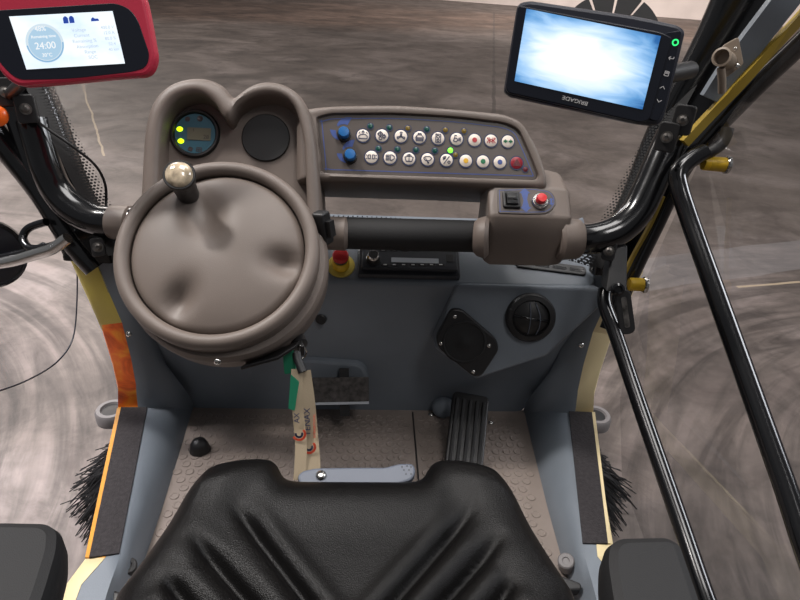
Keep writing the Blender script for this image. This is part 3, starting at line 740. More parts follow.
# ================================================================== round display gauge
u, v = GF.px(195.5, 134); f = GF.at(u, v, .0)
gz = thing('display_gauge', 'round teal display gauge with two lit lime lamps under the hood', 'gauge', f.o)
k = MB(); k.lathe(f, [(.041, -.004), (.041, .004), (.039, .007), (.036, .007), (.0335, .003), (.0335, .002)], 40, cap0=True); k.build('bezel', 'black', gz)
k = MB(); k.lathe(f, [(.0345, 0), (.0345, .0025), (.0001, .0025)], 40); gd = k.build('dial', 'teal', gz)
u2, v2 = f.px(199, 134, .003)
k = MB(); k.prism(f.at(u2, v2), rrect(.039, .021, .001), .002, .0035); lc = k.build('lcd_window', 'lcd', gd)
text('digits', '28', f.at(u2+.012, v2-.005, .0037), .0095, 'lcd_ink', lc, thick=.0001)
text('digits', 'Σ'.replace('Σ', 'I'), f.at(u2-.009, v2+.006, .0037), .007, 'lcd_ink', lc, thick=.0001)
for x, y in ((179.7, 129), (180.8, 141)):
    a, b_ = f.px(x, y, .003); k = MB(); k.prism(f.at(a, b_), ell(.0052, .0042, 20), .002, .004, .001); k.build('lit_lamp', 'led_lime', gd)
for x, y, r in ((187.5, 119), (200, 118.5), (190.3, 149)) and ((187.5, 119, .0042), (200, 118.5, .005), (190.3, 149, .004)):
    a, b_ = f.px(x, y, .003); k = MB(); k.lathe(f.at(a, b_, .0025), [(r, 0), (r, .0006), (r*.7, .0006), (r*.6, .0002), (.0001, .0002)], 18); k.build('dial_icon', 'dim_icon', gd)
a, b_ = f.px(199, 149.5, .003); k = MB(); strokes(f.at(a, b_), [[(-.004, -.003), (.004, -.003), (.004, .003), (-.004, .003), (-.004, -.003)], [(-.004, 0), (.004, 0)], [(0, -.003), (0, .003)]], .0013, .003, k); k.build('dial_icon', 'dim_icon', gd, smooth=0)

# ================================================================== steering wheel
WE = math.radians(48)
WN = Vector((0.0, -math.cos(WE), math.sin(WE)))
WF = Fr(D(218, 251, .842), (1, 0, 0), WN)
swl = thing('steering_wheel', 'round taupe disc-shaped steering wheel with dimples and a spinner knob', 'steering wheel', WF.o)
RC = .1195
def dim(u, v):
    h = .016*(1-((u*u+v*v)/(RC*RC))**1.5)
    for (x, y, su, sv, a, dp) in DIM:
        dx, dy = u-x, v-y; c, s = math.cos(a), math.sin(a); p_, q_ = dx*c+dy*s, -dx*s+dy*c
        h -= dp*math.exp(-(p_/su)**2-(q_/sv)**2)
    r = math.hypot(u, v)
    if r > RC-.008: h -= .5*(r-RC+.008)**2/.008
    return h
DIM = []
for x, y, su, sv, dp in ((284, 262, .026, .018, .019), (178, 299, .026, .018, .019), (204, 210, .040, .028, .018)):
    u, v = WF.px(x, y, .008); DIM.append((u, v, su, sv, math.atan2(v, u), dp))
k = MB(); n = 72; rings = [0.0001]+[RC*i/34 for i in range(1, 35)]
loops = [[WF.p(r*math.cos(2*PI*i/n), r*math.sin(2*PI*i/n), dim(r*math.cos(2*PI*i/n), r*math.sin(2*PI*i/n))) for i in range(n)] for r in rings]
loops.append([WF.p((RC+.0005)*math.cos(2*PI*i/n), (RC+.0005)*math.sin(2*PI*i/n), -.012) for i in range(n)])
loops.append([WF.p((RC-.003)*math.cos(2*PI*i/n), (RC-.003)*math.sin(2*PI*i/n), -.03) for i in range(n)])
k.loft(loops, True, True); k.build('hub_cap', 'taupe', swl, smooth=60)
k = MB(); rr, rc = .0105, .1315
rp = [(rc-rr*.9, -.032)] + [(rc+rr*math.cos(a), -.002+1.05*rr*math.sin(a)) for a in [PI+.35-i*(PI+.7)/18 for i in range(19)]] + [(rc+rr*.85, -.034)]
k.lathe(WF, rp, 80); k.build('rim', 'taupe', swl, smooth=60)
k = MB(); k.lathe(WF, [(RC-.006, -.026), (rc-rr*.8, -.026)], 64); k.build('gap_black', 'black', swl)  # black ring makes the gap between hub cap and rim read dark
u, v = WF.px(187, 192, .008); kb = D(179, 174.5, .793)
kn = WF.p(u, v, .004); ax = (kb-kn); L = ax.length; KFm = face(kn, ax)
k = MB(); k.lathe(KFm, [(.0155, -.014), (.0155, .004), (.0165, L*.5), (.018, L-.012), (.0205, L-.009), (.0212, L-.002), (.0202, L), (.018, L), (.018, L-.002)], 32); kno = k.build('spinner_knob', 'black', swl)
k = MB(); k.lathe(KFm, [(.0182, L-.003), (.0175, L+.001), (.013, L+.005), (.0065, L+.0068), (.0001, L+.0073)], 28)
dm = mat('clear_domed_badge', (196, 178, 152), .08, var=.35, vscale=70, coat=1.0); k.build('domed_badge', dm, kno)

# steering column under the wheel
colm = thing('cowl_housing', 'taupe round cowl housing under the disc-shaped steering wheel', 'cowl', WF.p(0, 0, -.08))
CFm = Fr(WF.p(.007, -.006, 0), WF.u, WF.n)
k = MB(); k.lathe(CFm, [(.10, -.024), (.141, -.024), (.146, -.030), (.146, -.042), (.143, -.047), (.143, -.053), (.144, -.074), (.139, -.086), (.126, -.094), (.10, -.105), (.07, -.115), (.06, -.15), (.05, -.17)], 64, cap0=True, cap1=True); k.build('shell', 'taupe', colm, smooth=40)
k = MB(); f = face(D(325, 228, .89), (1, -.6, .2)); k.prism(f, rrect(.022, .05, .006), -.012, .006, .003); k.fbox(f, -.006, .006, -.012, .012, .004, .014); k.build('stalk_switch', 'black', colm)
q = D(217, 363, .80); screw(face(q, (0, -1, .1)), 0, 0, -.004, .005, colm)
k = MB(); f = face(PY(321, 319, 1.031), (-.2, -1, .2)); k.lathe(f, [(.011, -.03), (.011, .003), (.009, .005), (.0001, .005)], 24); k.build('dark_opening', 'black', colm)  # black disc put in for a dark opening in the firewall
k = MB(); q = [D(240, 367, .83), D(278, 357, .83), D(296, 345, .84), D(300, 340, .86), D(250, 360, .88)]
k.loft([[v+Vector((0, .0, -.006)) for v in q], q]); k.build('lock_bracket', 'black', colm, bevel=.002)
# ignition key with lanyard
key = thing('ignition_key', 'ignition key in its lock below the wheel holding the cream strap', 'key', D(295, 348, .88))
k = MB(); lk = D(299, 343, .88); f = face(lk, (.4, -1, -.2)); k.lathe(f, [(.012, -.02), (.012, .004), (.009, .006), (.0001, .006)], 20); k.prism(f, rrect(.006, .02, .002), .004, .018, .001); k.build('lock', 'black', key)
k = MB(); c_ = D(300, 352, .87); k.tube(cr([c_+Vector((.009*math.cos(a), 0, .012*math.sin(a))) for a in [i*PI/4 for i in range(8)]], 4, True)+[c_+Vector((.009, 0, 0))], .0011, 6); k.build('split_ring', 'chrome', key)
tg = MB(); f = face(D(289, 361, .865), (0, -1, .2)).spun(.1); tg.prism(f, rpoly([(-.009, -.02), (.009, -.018), (.008, .02), (-.007, .018)], .004), 0, .003, .001)
tag(tg.build('key_tag', 'green_tag'), 'small green plastic tag hanging from the ignition key', 'key tag')
ln = thing('lanyard', 'cream fabric lanyard with printed red and navy logo hanging from ignition', 'lanyard', D(300, 360, .86))
k = MB(); k.tube([D(296, 352, .862), D(298, 360, .86), D(303, 372, .855)], .0065, 10, flat=.45); k.build('strap_clip', 'black', ln)
def strap(pxl, dep, w, nm='strap'):
    P = [D(x, y, d_) for (x, y), d_ in zip(pxl, dep)]; P = cr(P, 6); k = MB(); loops = []
    for i, p_ in enumerate(P):
        t = (P[min(i+1, len(P)-1)]-P[max(0, i-1)]).normalized(); v = (CAM-Vector((0, 0, .4))-p_); a = t.cross(v).normalized(); n = a.cross(t)
        tw = .25*math.sin(i*.35); a = (a*math.cos(tw)+n*math.sin(tw)); n = a.cross(t)
        loops.append([p_-a*w/2, p_+a*w/2, p_+a*w/2+n*.0012, p_-a*w/2+n*.0012])
    return k.loft(loops).build(nm, 'strap', ln, smooth=40), P
stb, PB = strap([(303, 371), (307, 400), (310, 430), (312, 455), (313, 482)], [.862, .86, .858, .85, .84], .022)
sta, PA = strap([(297, 369), (297, 392), (299, 420), (301, 445), (299, 480)], [.856, .852, .85, .845, .832], .0165)
def mark(x, y, d_, ang, parent, n='logo'):
    f = face(D(x, y, d_), (-.05, -1, .42)).spun(ang)
    for r, a0, a1, m_, wd_ in ((.0085, -2.6, .6, 'orange_mark', .0032), (.0045, -3.3, .2, 'navy_ink', .0028)):
        k = MB(); strokes(f, [circ(r, 0, 0, 14, a0, a1)], wd_, .0002, k); k.build('logo', m_, parent, smooth=0)
mark(299, 434, .841, .1, sta); mark(309, 447, .846, .1, stb)
f = face(D(307.5, 422, .849), (-.05, -1, .42)); text('strap_print', 'TENAX', f, .0125, 'navy_ink', stb, spin=PI/2+.05)
f = face(D(314.5, 426, .849), (-.05, -1, .42)); text('strap_print', 'INTERNATIONAL', f, .0045, 'orange_mark', stb, spin=PI/2+.05)
f = face(D(297, 418, .842), (-.05, -1, .42)); text('strap_print', 'AX', f, .011, 'navy_ink', sta, spin=PI/2+.05)
f = face(D(293.5, 392, .846), (0, -1, .42)); k = MB(); k.prism(f, rpoly([(-.007, -.024), (.002, -.027), (.008, .015), (-.004, .026)], .002), 0, .0008); k.build('green_patch', 'green_tag', sta, smooth=0)

# ================================================================== things on the ledge and firewall
LN = Vector((0, -math.sin(A30), math.cos(A30)))
LF = Fr((0, 1.02, .355), (1, 0, 0), LN)
def lpx(x, y, w=0): return LF.px(x, y, w)
u0, v0 = lpx(358, 274.5, .012); u1, v1 = lpx(460.5, 274.5, .012); vt = v0+.068
rad = thing('car_radio', 'black car radio with round knob and silver display set in the ledge', 'car radio', LF.p((u0+u1)/2, v0+.03, 0))
RF = LF.at((u0+u1)/2, (v0+vt)/2, 0); w_, h_ = u1-u0, vt-v0
k = MB(); k.prism(RF, rrect(w_, h_, .004), -.04, .012, .002); k.build('housing', 'radio_body', rad)
k = MB(); k.prism(RF.at(0, .003), rrect(w_-.012, h_-.014, .004), .01, .02, .002); fp = k.build('faceplate', 'radio_body', rad)
fu = lambda fx, fy: ((fx-.5)*w_, (.5-fy)*h_)
a, b_ = RF.px(415, 260.5, .021); k = MB(); k.prism(RF.at(a, b_), rrect(.092, .011, .001), .0195, .0215); k.build('display', 'silver', fp)
a, b_ = RF.px(373.5, 257, .028); f = RF.at(a, b_, .019)
k = MB(); k.lathe(f, [(.0145, 0), (.0145, .003), (.0125, .004), (.0115, .015), (.010, .017), (.0001, .0172)], 28); kk_ = k.build('volume_knob', 'black', fp)
k = MB(); k.lathe(f, [(.0118, .012), (.0118, .0155), (.010, .0178), (.0092, .0172)], 28); k.build('knob_ring', 'chrome', kk_)
for i in range(7):
    a, b_ = RF.px(385+i*9.3, 264.5, .021); k = MB(); k.prism(RF.at(a, b_), rrect(.015, .006, .001), .0195, .0208, .0004); o = k.build('preset_button', 'black', fp)
    k = MB(); k.fbox(RF.at(a, b_), -.0032, .0032, -.0011, .0011, .0205, .0212); k.build('button_print', 'grey_print', o)
for i in range(6):
    a, b_ = RF.px(383+i*11, 250, .021); k = MB(); k.prism(RF.at(a, b_), rrect(.015, .005, .001), .0195, .0208, .0004); o = k.build('preset_button', 'black', fp)
    k = MB(); k.fbox(RF.at(a, b_), -.003, .003, -.001, .001, .0205, .0212); k.build('button_print', 'grey_print', o)
a, b_ = RF.px(450, 258, .021); k = MB(); k.prism(RF.at(a, b_), rrect(.014, .018, .001), .0195, .0212, .0005); k.build('side_button', 'black', fp)

a, b_ = lpx(341, 266); f = LF.at(a, b_)
es = thing('emergency_stop_button', 'red mushroom emergency stop button on yellow collar beside the radio', 'emergency stop', f.o)
k = MB(); k.lathe(f, [(.027, -.002), (.027, .002), (.026, .003), (.0001, .003)], 40); k.build('yellow_plate', 'yellow', es)
k = MB(); k.lathe(f, [(.0165, .002), (.0165, .018), (.015, .022), (.0001, .022)], 32); k.build('collar', 'estop_yellow', es)
k = MB(); k.lathe(f, [(.0135, .02), (.0135, .028), (.0001, .028)], 28); k.build('neck', 'worn_steel', es)
k = MB(); k.lathe(f, [(.012, .028), (.0155, .031), (.0155, .037), (.013, .040), (.0001, .041)], 32); k.build('mushroom_head', 'estop_red', es)
# long slot vent on the ledge
a0 = LF.px(515, 263); a1 = LF.px(586, 272)
sv = thing('slot_vent', 'long black slotted demister vent on the ledge below the switch pod', 'air vent', LF.p(*a1))
c_ = ((a0[0]+a1[0])/2, (a0[1]+a1[1])/2); f = LF.at(*c_).spun(math.atan2(a1[1]-a0[1], a1[0]-a0[0])); L = math.dist(a0, a1)
k = MB(); k.prism(f, rrect(L, .022, .0105), -.004, .004, .002); k.build('frame', 'black', sv)
for i in range(4):
    k = MB(); k.prism(f.at(-L*.36+i*L*.24, 0), rrect(L*.2, .007, .003), .003, .0046); k.build('slot', 'black_gloss', sv)

# wedge facet plane
hA, hB, hC = hv[0], hv[3], hv[5]
fn_ = (hv[1]-hv[0]).cross(hv[3]-hv[0]).normalized()
if fn_.y > 0: fn_ = -fn_
SPC = D(467, 342, 1)
def on_plane(x, y, o, n):
    r = ray(x, y); return CAM+r*((Vector(o)-CAM).dot(n)/r.dot(n))
VF = face(on_plane(530, 317, hA, hn)+hn*.002, hn)
av = thing('air_vent', 'round black swivel air vent on the grey-blue facet', 'air vent', VF.o)
k = MB(); R_ = .0485; k.lathe(VF, [(R_, -.01), (R_, .006), (R_-.003, .010), (R_-.012, .012), (R_-.014, .008), (R_-.014, .002)], 48, cap0=True); k.build('ring', 'black', av)
k = MB(); r2 = R_-.0145
k.grid(lambda a, b: VF.p(r2*a*math.cos(2*PI*b), r2*a*math.sin(2*PI*b), .007+.009*(1-a*a)), 10, 40); k.build('louvre_disc', 'black', av)
vs_ = VF.spun(-.12)
k = MB()
k.tube([vs_.p(x, .0, .0075+.009*(1-(x/r2)**2)) for x in [(-1+i/8)*r2 for i in range(17)]], .0022, 8); k.build('louvre_bar', 'black_gloss', av)
for x0_, cv in ((.004, .003), (.014, .012)):
    k = MB(); k.tube([VF.p(x0_-.010+cv*math.cos(s*1.2)-cv*.3*s, s*r2*.93, .0090+.009*(1-min(1, (s*.93)**2))) for s in [(-1+i/8) for i in range(17)]], .0008, 6); k.build('louvre_rib', 'lever_blue', av)
k = MB(); k.prism(VF.at(-R_+.007, .006), rrect(.006, .022, .002), .008, .014, .001); k.build('thumb_lug', 'black', av)

SF = face(on_plane(467, 341, hA, hn), hn)
ls = thing('loudspeaker', 'black four-screw loudspeaker grille on the firewall facet', 'loudspeaker', SF.o)
sc4 = [SF.px(x, y, .012) for x, y in ((450, 309), (497, 340), (482, 376), (435, 350))]
Z9 = lambda x, y: (420+x/5.333, 290+y/5.333)
oc = [SF.px(*Z9(x, y), .01) for x, y in ((165, 100), (222, 102), (408, 262), (422, 318), (330, 458), (283, 462), (100, 312), (84, 262))]
k = MB(); k.prism(SF, rpoly(oc, .012), -.012, .012, .003); sb = k.build('surround', 'black', ls)
c_ = SF.px(464, 342, .012); k = MB()
k.lathe(SF.at(*c_), [(.044, .011), (.043, .0135), (.040, .0145), (.038, .013), (.025, .0138), (.012, .0145), (.010, .0155), (.0001, .016)], 40); k.build('grille', 'mesh_black', ls)
for x, y in ((186, 143), (368, 297), (284, 436), (112, 286)):
    a, b_ = SF.px(*Z9(x, y), .012); screw(SF, a, b_, .011, .0042, ls)

# ================================================================== pedals and floor items
bp_ = thing('brake_pedal', 'scuffed flat metal brake pedal plate on a black stem', 'brake pedal', PY(338, 393, 1.0))
k = MB(); a = PY(308, 403, .985); b_ = PY(369, 402, .985); t_ = PY(308, 383, 1.0)
f = Fr((a+b_)/2, b_-a, Vector((0, -1, .55))); L = (b_-a).length; hh = .052
k.prism(f, rpoly([(-L/2, 0), (L/2, 0), (L/2, hh), (-L/2, hh)], .003), -.006, 0, .001); k.build('pedal_plate', 'pedal_metal', bp_)
k = MB(); k.fbox(f, -L/2, L/2, -.004, .001, -.006, .002); k.build('front_lip', 'silver', bp_)
k = MB(); k.fbox(f.at(.0, 0), .002, .022, -.03, .07, -.03, -.006); k.build('stem', 'black', bp_)
ac = thing('accelerator_pedal', 'long black ribbed rubber accelerator pedal', 'accelerator pedal', PZ(468, 440, .01))
A_, B_ = PY(471, 395, 1.03), PZ(463, 470, .012); f = Fr(A_.lerp(B_, .5), (1, .0, 0), (0, -(A_.z-B_.z), A_.y-B_.y)); L = (A_-B_).length; wp = .078
f = Fr(A_.lerp(B_, .5), (B_-A_).cross(f.n)*-1, f.n)
k = MB(); k.prism(f, rpoly([(-wp/2, -L/2), (wp/2, -L/2), (wp/2*1.02, L/2), (-wp/2*1.02, L/2)], .012), -.008, .006, .003); pp = k.build('pedal_pad', 'black', ac)
for i in range(5):
    x = (i-2)*.0145; k = MB(); k.prism(f.at(x, -.004), rrect(.007, L*.86, .003), .005, .0105, .002); k.build('rib', 'black_soft', pp)
q = PZ(200, 447, .014); kb_ = MB(); f = face(PZ(200, 450, 0), (0, 0, 1)); kb_.lathe(f, [(.021, 0), (.021, .003), (.0185, .010), (.0175, .016), (.0135, .024), (.007, .028), (.0001, .029)], 28)
tag(kb_.build('floor_knob', 'black'), 'black domed rubber knob on the studded floor', 'knob')
kb_ = MB(); f = face(PY(443, 407, 1.055), (0, -1, .3)); kb_.lathe(f, [(.025, -.02), (.025, .004), (.022, .012), (.014, .018), (.0001, .021)], 28)
tag(kb_.build('rubber_grommet', 'steel_blue'), 'grey dome grommet at the firewall foot beside the accelerator pedal', 'grommet')

# ================================================================== seat
seat = thing('driver_seat', 'black leather driver seat with pleated cushion and two charcoal armrests', 'seat', (0, .35, 0))
YF, YR = .616, .12
SZ = .325
GRV = [((230, 499), (316, 606)), ((190, 532), (262, 612)), ((164, 575), (198, 614)), ((477, 503), (384, 606)), ((505, 531), (430, 612)), ((515, 576), (485, 616))]
GR = [(PZ(*a, SZ).to_2d(), PZ(*b, SZ).to_2d()) for a, b in GRV]
def halfw(y):
    t = max(0, (YF-y))
    return .180+.066*min(1, t/.19)**.8 + .006*min(1, t/.3)
def front(s):                               # y of the front edge for s in -1..1, with the notch
    x = s*.2
    d_ = .040*(1/(1+math.exp((abs(x+.0)-.098)/.007)))
    return YF - .012 - d_ - .02*abs(s)**4
def seat_pt(u, v):
    s = 2*u-1; yf = front(s); y = yf - (yf-YR)*v
    t = YF-y
    x = s*halfw(y)
    n = 4.0
    # corner rounding in plan
    cr_ = .075
    ex = abs(s)*halfw(YF-.17)
    if v < .5:
        dcorner = max(0, abs(x)-(.185-.0))
        y -= 1.1*dcorner*max(0, 1-v*2.2)
    z = SZ - .02*(.588-y)/.45 + .0
    e = min(1-abs(s), v*1.25)               # distance to edge (param)
    dx = (1-abs(s))*halfw(y); dy = (yf-y)
    R_ = .038
    def drop(q): 
        q = min(max(q, 0), R_); return R_-math.sqrt(max(0, R_*R_-(R_-q)**2))
    z -= (drop(dx)**1.6+drop(dy)**1.6)**(1/1.6)*.9
    # bolster rise near the edges and soft dish
    z += .010*math.exp(-((dx-.055)/.03)**2)*min(1, dy/.06) + .008*math.exp(-((dy-.05)/.03)**2)
    p = Vector((x, y))
    for a, b in GR:
        l = b-a; tt = (p-a).dot(l)/l.length_squared; tc_ = max(0, min(1.6, tt))
        q = a+l*tc_; d_ = (p-q).length
        ts = max(0, min(1, (tt+.04)/.4)); dpt = .0125*ts*ts*(3-2*ts)
        sd = (p-q).cross(l) if hasattr(p, 'cross') else 0
        z -= dpt*math.exp(-(d_/.0062)**2)
        z += .30*dpt*math.exp(-((d_-.019)/.010)**2)
    return Vector((x, y, z))
k = MB(); NU, NV = 150, 110
def seat_all(i, j): return seat_pt(i, j)
k.grid(seat_all, NU, NV)
bd = [k.v[i] for i in range(NU+1)]; 
top = list(k.v)
edge = [top[j*(NU+1)] for j in range(NV, -1, -1)] + [top[i] for i in range(1, NU+1)] + [top[j*(NU+1)+NU] for j in range(1, NV+1)]
sk = [edge, [Vector((p.x*1.004, p.y+.001, p.z-.02)) for p in edge], [Vector((p.x*.99, p.y-.004, p.z-.07)) for p in edge]]
k.loft(sk, closed=False)
# weld
cu = k.build('cushion', 'leather', seat, smooth=0, fix=False)
bm = bmesh.new(); bm.from_mesh(cu.data); bmesh.ops.remove_doubles(bm, verts=bm.verts, dist=1e-5); bmesh.ops.recalc_face_normals(bm, faces=bm.faces)
if sum(f.normal.z for f in bm.faces) < 0: bmesh.ops.reverse_faces(bm, faces=bm.faces)
bm.to_mesh(cu.data); bm.free(); cu.data.shade_smooth()
k = MB(); k.box((0, .34, .205), (.40, .40, .07)); k.box((0, .33, .09), (.26, .3, .18)); k.build('seat_base', 'black', seat, bevel=.01)
# backrest behind the camera's view is out of the picture; armrests
ARM = [[(605, 560), (607, 541), (618, 533), (668, 532), (684, 541), (705, 600), (730, 680), (632, 680), (613, 612)]]
def armrest(T):
    f = Fr((0, 0, .40), (1, 0, 0), (0, -.05, 1)); pts = [PZ(*p, .40) for p in ARM[0]]; pts = [T(p) for p in pts]
    f = Fr(Vector((0, .3, .40)), (1, 0, 0), (0, 0, 1)); p2 = rpoly([(p.x, p.y-.3) for p in pts], .022)
    if area2(p2) < 0: p2.reverse()
    k = MB(); Wp = lambda q, w: [f.p(a[0], a[1], w) for a in q]
    k.loft([Wp(inset(p2, .012), -.055), Wp(inset(p2, .003), -.05), Wp(p2, -.035), Wp(p2, -.014), Wp(inset(p2, .004), -.004), Wp(inset(p2, .012), 0)])
    return k.build('armrest', 'armrest', seat, smooth=24)
armrest(lambda p: p)
armrest(lambda p: Vector((-p.x-.026, p.y+.018, p.z)))
bk_ = Fr((0, .07, .52), (1, 0, 0), (0, 1, .12))
k = MB(); k.prism(bk_, rrect(.46, .40, .09, 8), -.09, .03, .022); k.build('backrest', 'leather', seat, smooth=60)
for s_ in (-1, 1):
    k = MB(); k.sweep([Vector((s_*.19, .06, .30)), Vector((s_*.265, .07, .31)), Vector((s_*.30, .10, .33)), Vector((s_*.30, .22, .352))], [(-.012, -.02), (.012, -.02), (.012, .02), (-.012, .02)], (0, 0, 1)); k.build('armrest_bracket', 'black', seat)
# front adjusting lever
LV = Fr(PZ(355, 474, .285), (1, .02, 0), (0, -.35, 1))
lp = [(297, 476), (302, 470.5), (316, 467.5), (350, 467), (385, 467), (400, 463), (414, 463.5), (416, 472), (412, 480), (395, 485), (300, 485)]
k = MB(); k.prism(LV, rpoly(pxs(LV, lp), .006), -.012, 0, .003); lv = k.build('adjusting_lever', 'lever_blue', seat)
a, b_ = LV.px(321, 475.5); screw(LV, a, b_, -.001, .0075, lv)
k = MB()
for x, y in ((402, 467), (407, 466), (411, 467), (404, 470), (409, 470), (406, 474), (411, 474)):
    a, b_ = LV.px(x, y); k.lathe(LV.at(a, b_, .0001), [(.0012, .0002), (.0001, .0004)], 8)
k.build('grip_dimples', 'black', lv)

# ================================================================== tablet (red case)
def rect_frame(c00, c10, c01, d00, d10, d01):
    a, b, c = D(*c00, d00), D(*c10, d10), D(*c01, d01)
    u = b-a; n = u.cross(c-a); n = n if (CAM-a).dot(n) > 0 else -n
    return Fr(a, u, n)
TF = rect_frame((26, 70), (125, 63), (9, 17), .765, .775, .75)
tb = thing('tablet', 'tablet in crimson case showing a white menu screen above the pillar', 'tablet', D(75, 45, .76))
case = rpoly(pxs(TF, [(-30, -5), (143, -12), (150, 20), (157, 60), (150, 76), (122, 78), (60, 84), (18, 87), (2, 74), (-30, 10)]), [.01, .02, .02, .014, .012, .02, .02, .02, .02, .01])
k = MB(); k.prism(TF, case, -.014, .004, .004); k.build('case', 'red_case', tb)
gl = rpoly(pxs(TF, [(-30, 12), (116, 3), (130, 9), (138, 20), (150, 56), (146, 68), (132, 72), (70, 79), (18, 80), (4, 68), (-30, 20)], .004), [.01, .015, .015, .015, .01, .01, .012, .02, .012, .012, .01])
k = MB(); k.prism(TF, gl, 0, .0045, .0005); gpn = k.build('glass_front', 'monitor_face', tb)
sq = pxs(TF, [(26.5, 69.5), (125, 63.5), (112.5, 11), (9, 16.5)], .005)
k = MB(); kk = k.add([TF.p(*p, .005) for p in sq]); k.f.append((kk, kk+1, kk+2, kk+3)); 
for i, uv_ in enumerate(((0, 0), (1, 0), (1, 1), (0, 1))): k.uv[kk+i] = uv_
scn = k.build('screen', 'tab_screen', tb, smooth=0)
sA, sB, sC = Vector(sq[0]), Vector(sq[1]), Vector(sq[3])
def sp2(a, b): q = sA+(sB-sA)*a+(sC-sA)*b; return TF.at(q[0], q[1], .0052)
f = sp2(.265, .47); rx = (sB-sA).length*.19
def annulus(fr, r0, r1, a0, a1, m, parent, nm, w=0):
    k = MB(); n = 40; vs = []
    for i in range(n+1):
        a = a0+(a1-a0)*i/n; vs += [fr.p(r0*math.cos(a), r0*math.sin(a), w), fr.p(r1*math.cos(a), r1*math.sin(a), w)]
    kk = k.add(vs)
    for i in range(n): k.f.append((kk+2*i, kk+2*i+1, kk+2*i+3, kk+2*i+2))
    return k.build(nm, m, parent, smooth=0)
annulus(f, .0001, rx*.86, 0, 2*PI, 'ring_pale', scn, 'gauge_disc'); annulus(f, rx*.86, rx, 0, 2*PI, 'ring_light', scn, 'gauge_ring', .0001); annulus(f, rx*.90, rx*.98, PI*1.02, PI*2.0, 'ring_blue', scn, 'gauge_ring', .0002)
text('screen_text', '24:00', f.at(0, -.003, .0003), .0115, 'menu_text', scn); text('screen_text', '48%', f.at(-.002, .017, .0003), .008, 'menu_text', scn); text('screen_text', 'Remaining time', f.at(0, .008, .0003), .0048, 'menu_text', scn); text('screen_text', '30°C', f.at(0, -.014, .0003), .006, 'menu_text', scn)
for a, b, s in ((.57, .88, 'car'), (.83, .86, 'truck')):
    f = sp2(a, b); k = MB()
    if s == 'car':
        for i in (-1, 1): k.prism(f.at(i*.0036, 0), rpoly([(-.003, -.004), (.003, -.004), (.003, .002), (.0012, .0042), (-.0012, .0042), (-.003, .002)], .0005), 0, .0002)
    else: k.prism(f, [(-.005, -.002), (.005, -.002), (.004, .0008), (.0, .001), (-.002, .0028), (-.0045, .001)], 0, .0002)
    k.build('menu_icon', 'menu_navy', scn, smooth=0)
for i, t_ in enumerate(('Voltage', 'Current', 'Remaining %', 'Absorption', 'Range', 'SOC')):
    text('screen_text', t_, sp2(.64+.012*i, .68-.105*i).at(0, 0, .0002), .0058, 'menu_faint', scn)
    if i < 5: text('screen_text', ('400.0 V', '12.0 A', '80.0 %', '52.4', '40 km')[i], sp2(.93, .70-.105*i).at(0, 0, .0002), .0052, 'menu_faint', scn)
k = MB(); k.tube([TF.p(.03, .03, -.012), TF.p(.0, .02, -.06), D(8, 96, .98)], .009, 12); k.build('mount_arm', 'black', tb)

# ================================================================== reversing camera monitor
MF = rect_frame((505, 87), (643, 124), (518, 5), .725, .715, .70)
mo = thing('camera_monitor', 'black rectangular monitor showing a bright blue-white camera picture', 'monitor', D(590, 60, .71))
Z5 = lambda x, y: (540+x/5, y/5)
ob = rpoly(pxs(MF, [(504, 91), (518, 2), (530, -1), (640, 15), (681, 24), (688, 30), (668, 112), (662, 126), (640, 124), (510, 96)]), [.004, .006, .006, .02, .01, .008, .012, .012, .02, .006])
k = MB(); k.prism(MF, ob, -.028, -.006, .004); k.build('casing', 'monitor', mo)
fb = rpoly(pxs(MF, [(505.5, 88), (518, 5), (662, 32), (673, 38), (650, 120), (641, 123), (508, 93)], .0), [.004, .004, .01, .004, .008, .006, .004])
k = MB(); k.prism(MF, fb, -.008, 0, .0015); fcs = k.build('front_face', 'monitor_face', mo)
bt = rpoly(pxs(MF, [(664, 33), (682, 30), (665, 108), (658, 122), (648, 119)], -.002), .004)
k = MB(); k.prism(MF, bt, -.008, -.001, .001); ks = k.build('key_strip', 'monitor_face', mo)
sq = pxs(MF, [(514.5, 81), (642.5, 109.5), (661, 36), (526.5, 8.5)], .001)
k = MB(); kk = k.add([MF.p(*p, .0008) for p in sq]); k.f.append((kk, kk+1, kk+2, kk+3))
for i, uv_ in enumerate(((0, 0), (1, 0), (1, 1), (0, 1))): k.uv[kk+i] = uv_
scn = k.build('screen', 'cam_screen', mo, smooth=0)
a, b_ = MF.px(575, 100.5); text('brand_print', 'BRIGADE', MF.at(a, b_, .0004), .0062, 'grey_print', fcs, spin=PI, sx=1.25)
a, b_ = MF.px(675.3, 42.5); annulus(MF.at(a, b_, .0004), .0022, .0038, 0, 2*PI, 'green_icon', ks, 'power_icon')
def mic(px_, segs):
    a, b_ = MF.px(*px_); k = MB(); strokes(MF.at(a, b_), [[(x*.003, y*.003) for x, y in s] for s in segs], .0007, .0004, k); k.build('key_icon', 'grey_print', ks, smooth=0)
mic(Z5(655, 292), [[(-.9, 0), (.9, 0), (.9, .7)], [(-.3, .6), (-.9, 0), (-.3, -.6)]])
mic(Z5(633, 368), [[(-.8, -.8), (.8, -.8), (.8, .8), (-.8, .8), (-.8, -.8)], [(-.8, 0), (.8, 0)], [(-.8, .4), (.8, .4)]])
mic(Z5(613, 438), [[(-.9, -.4), (0, .5), (.9, -.4)]]); mic(Z5(595, 504), [[(-.9, .4), (0, -.5), (.9, .4)]])
k = MB(); k.tube([MF.p(.13, .05, -.02), MF.p(.15, .05, -.07), D(690, 70, .9)], .013, 12); k.build('mount_arm', 'black', mo)
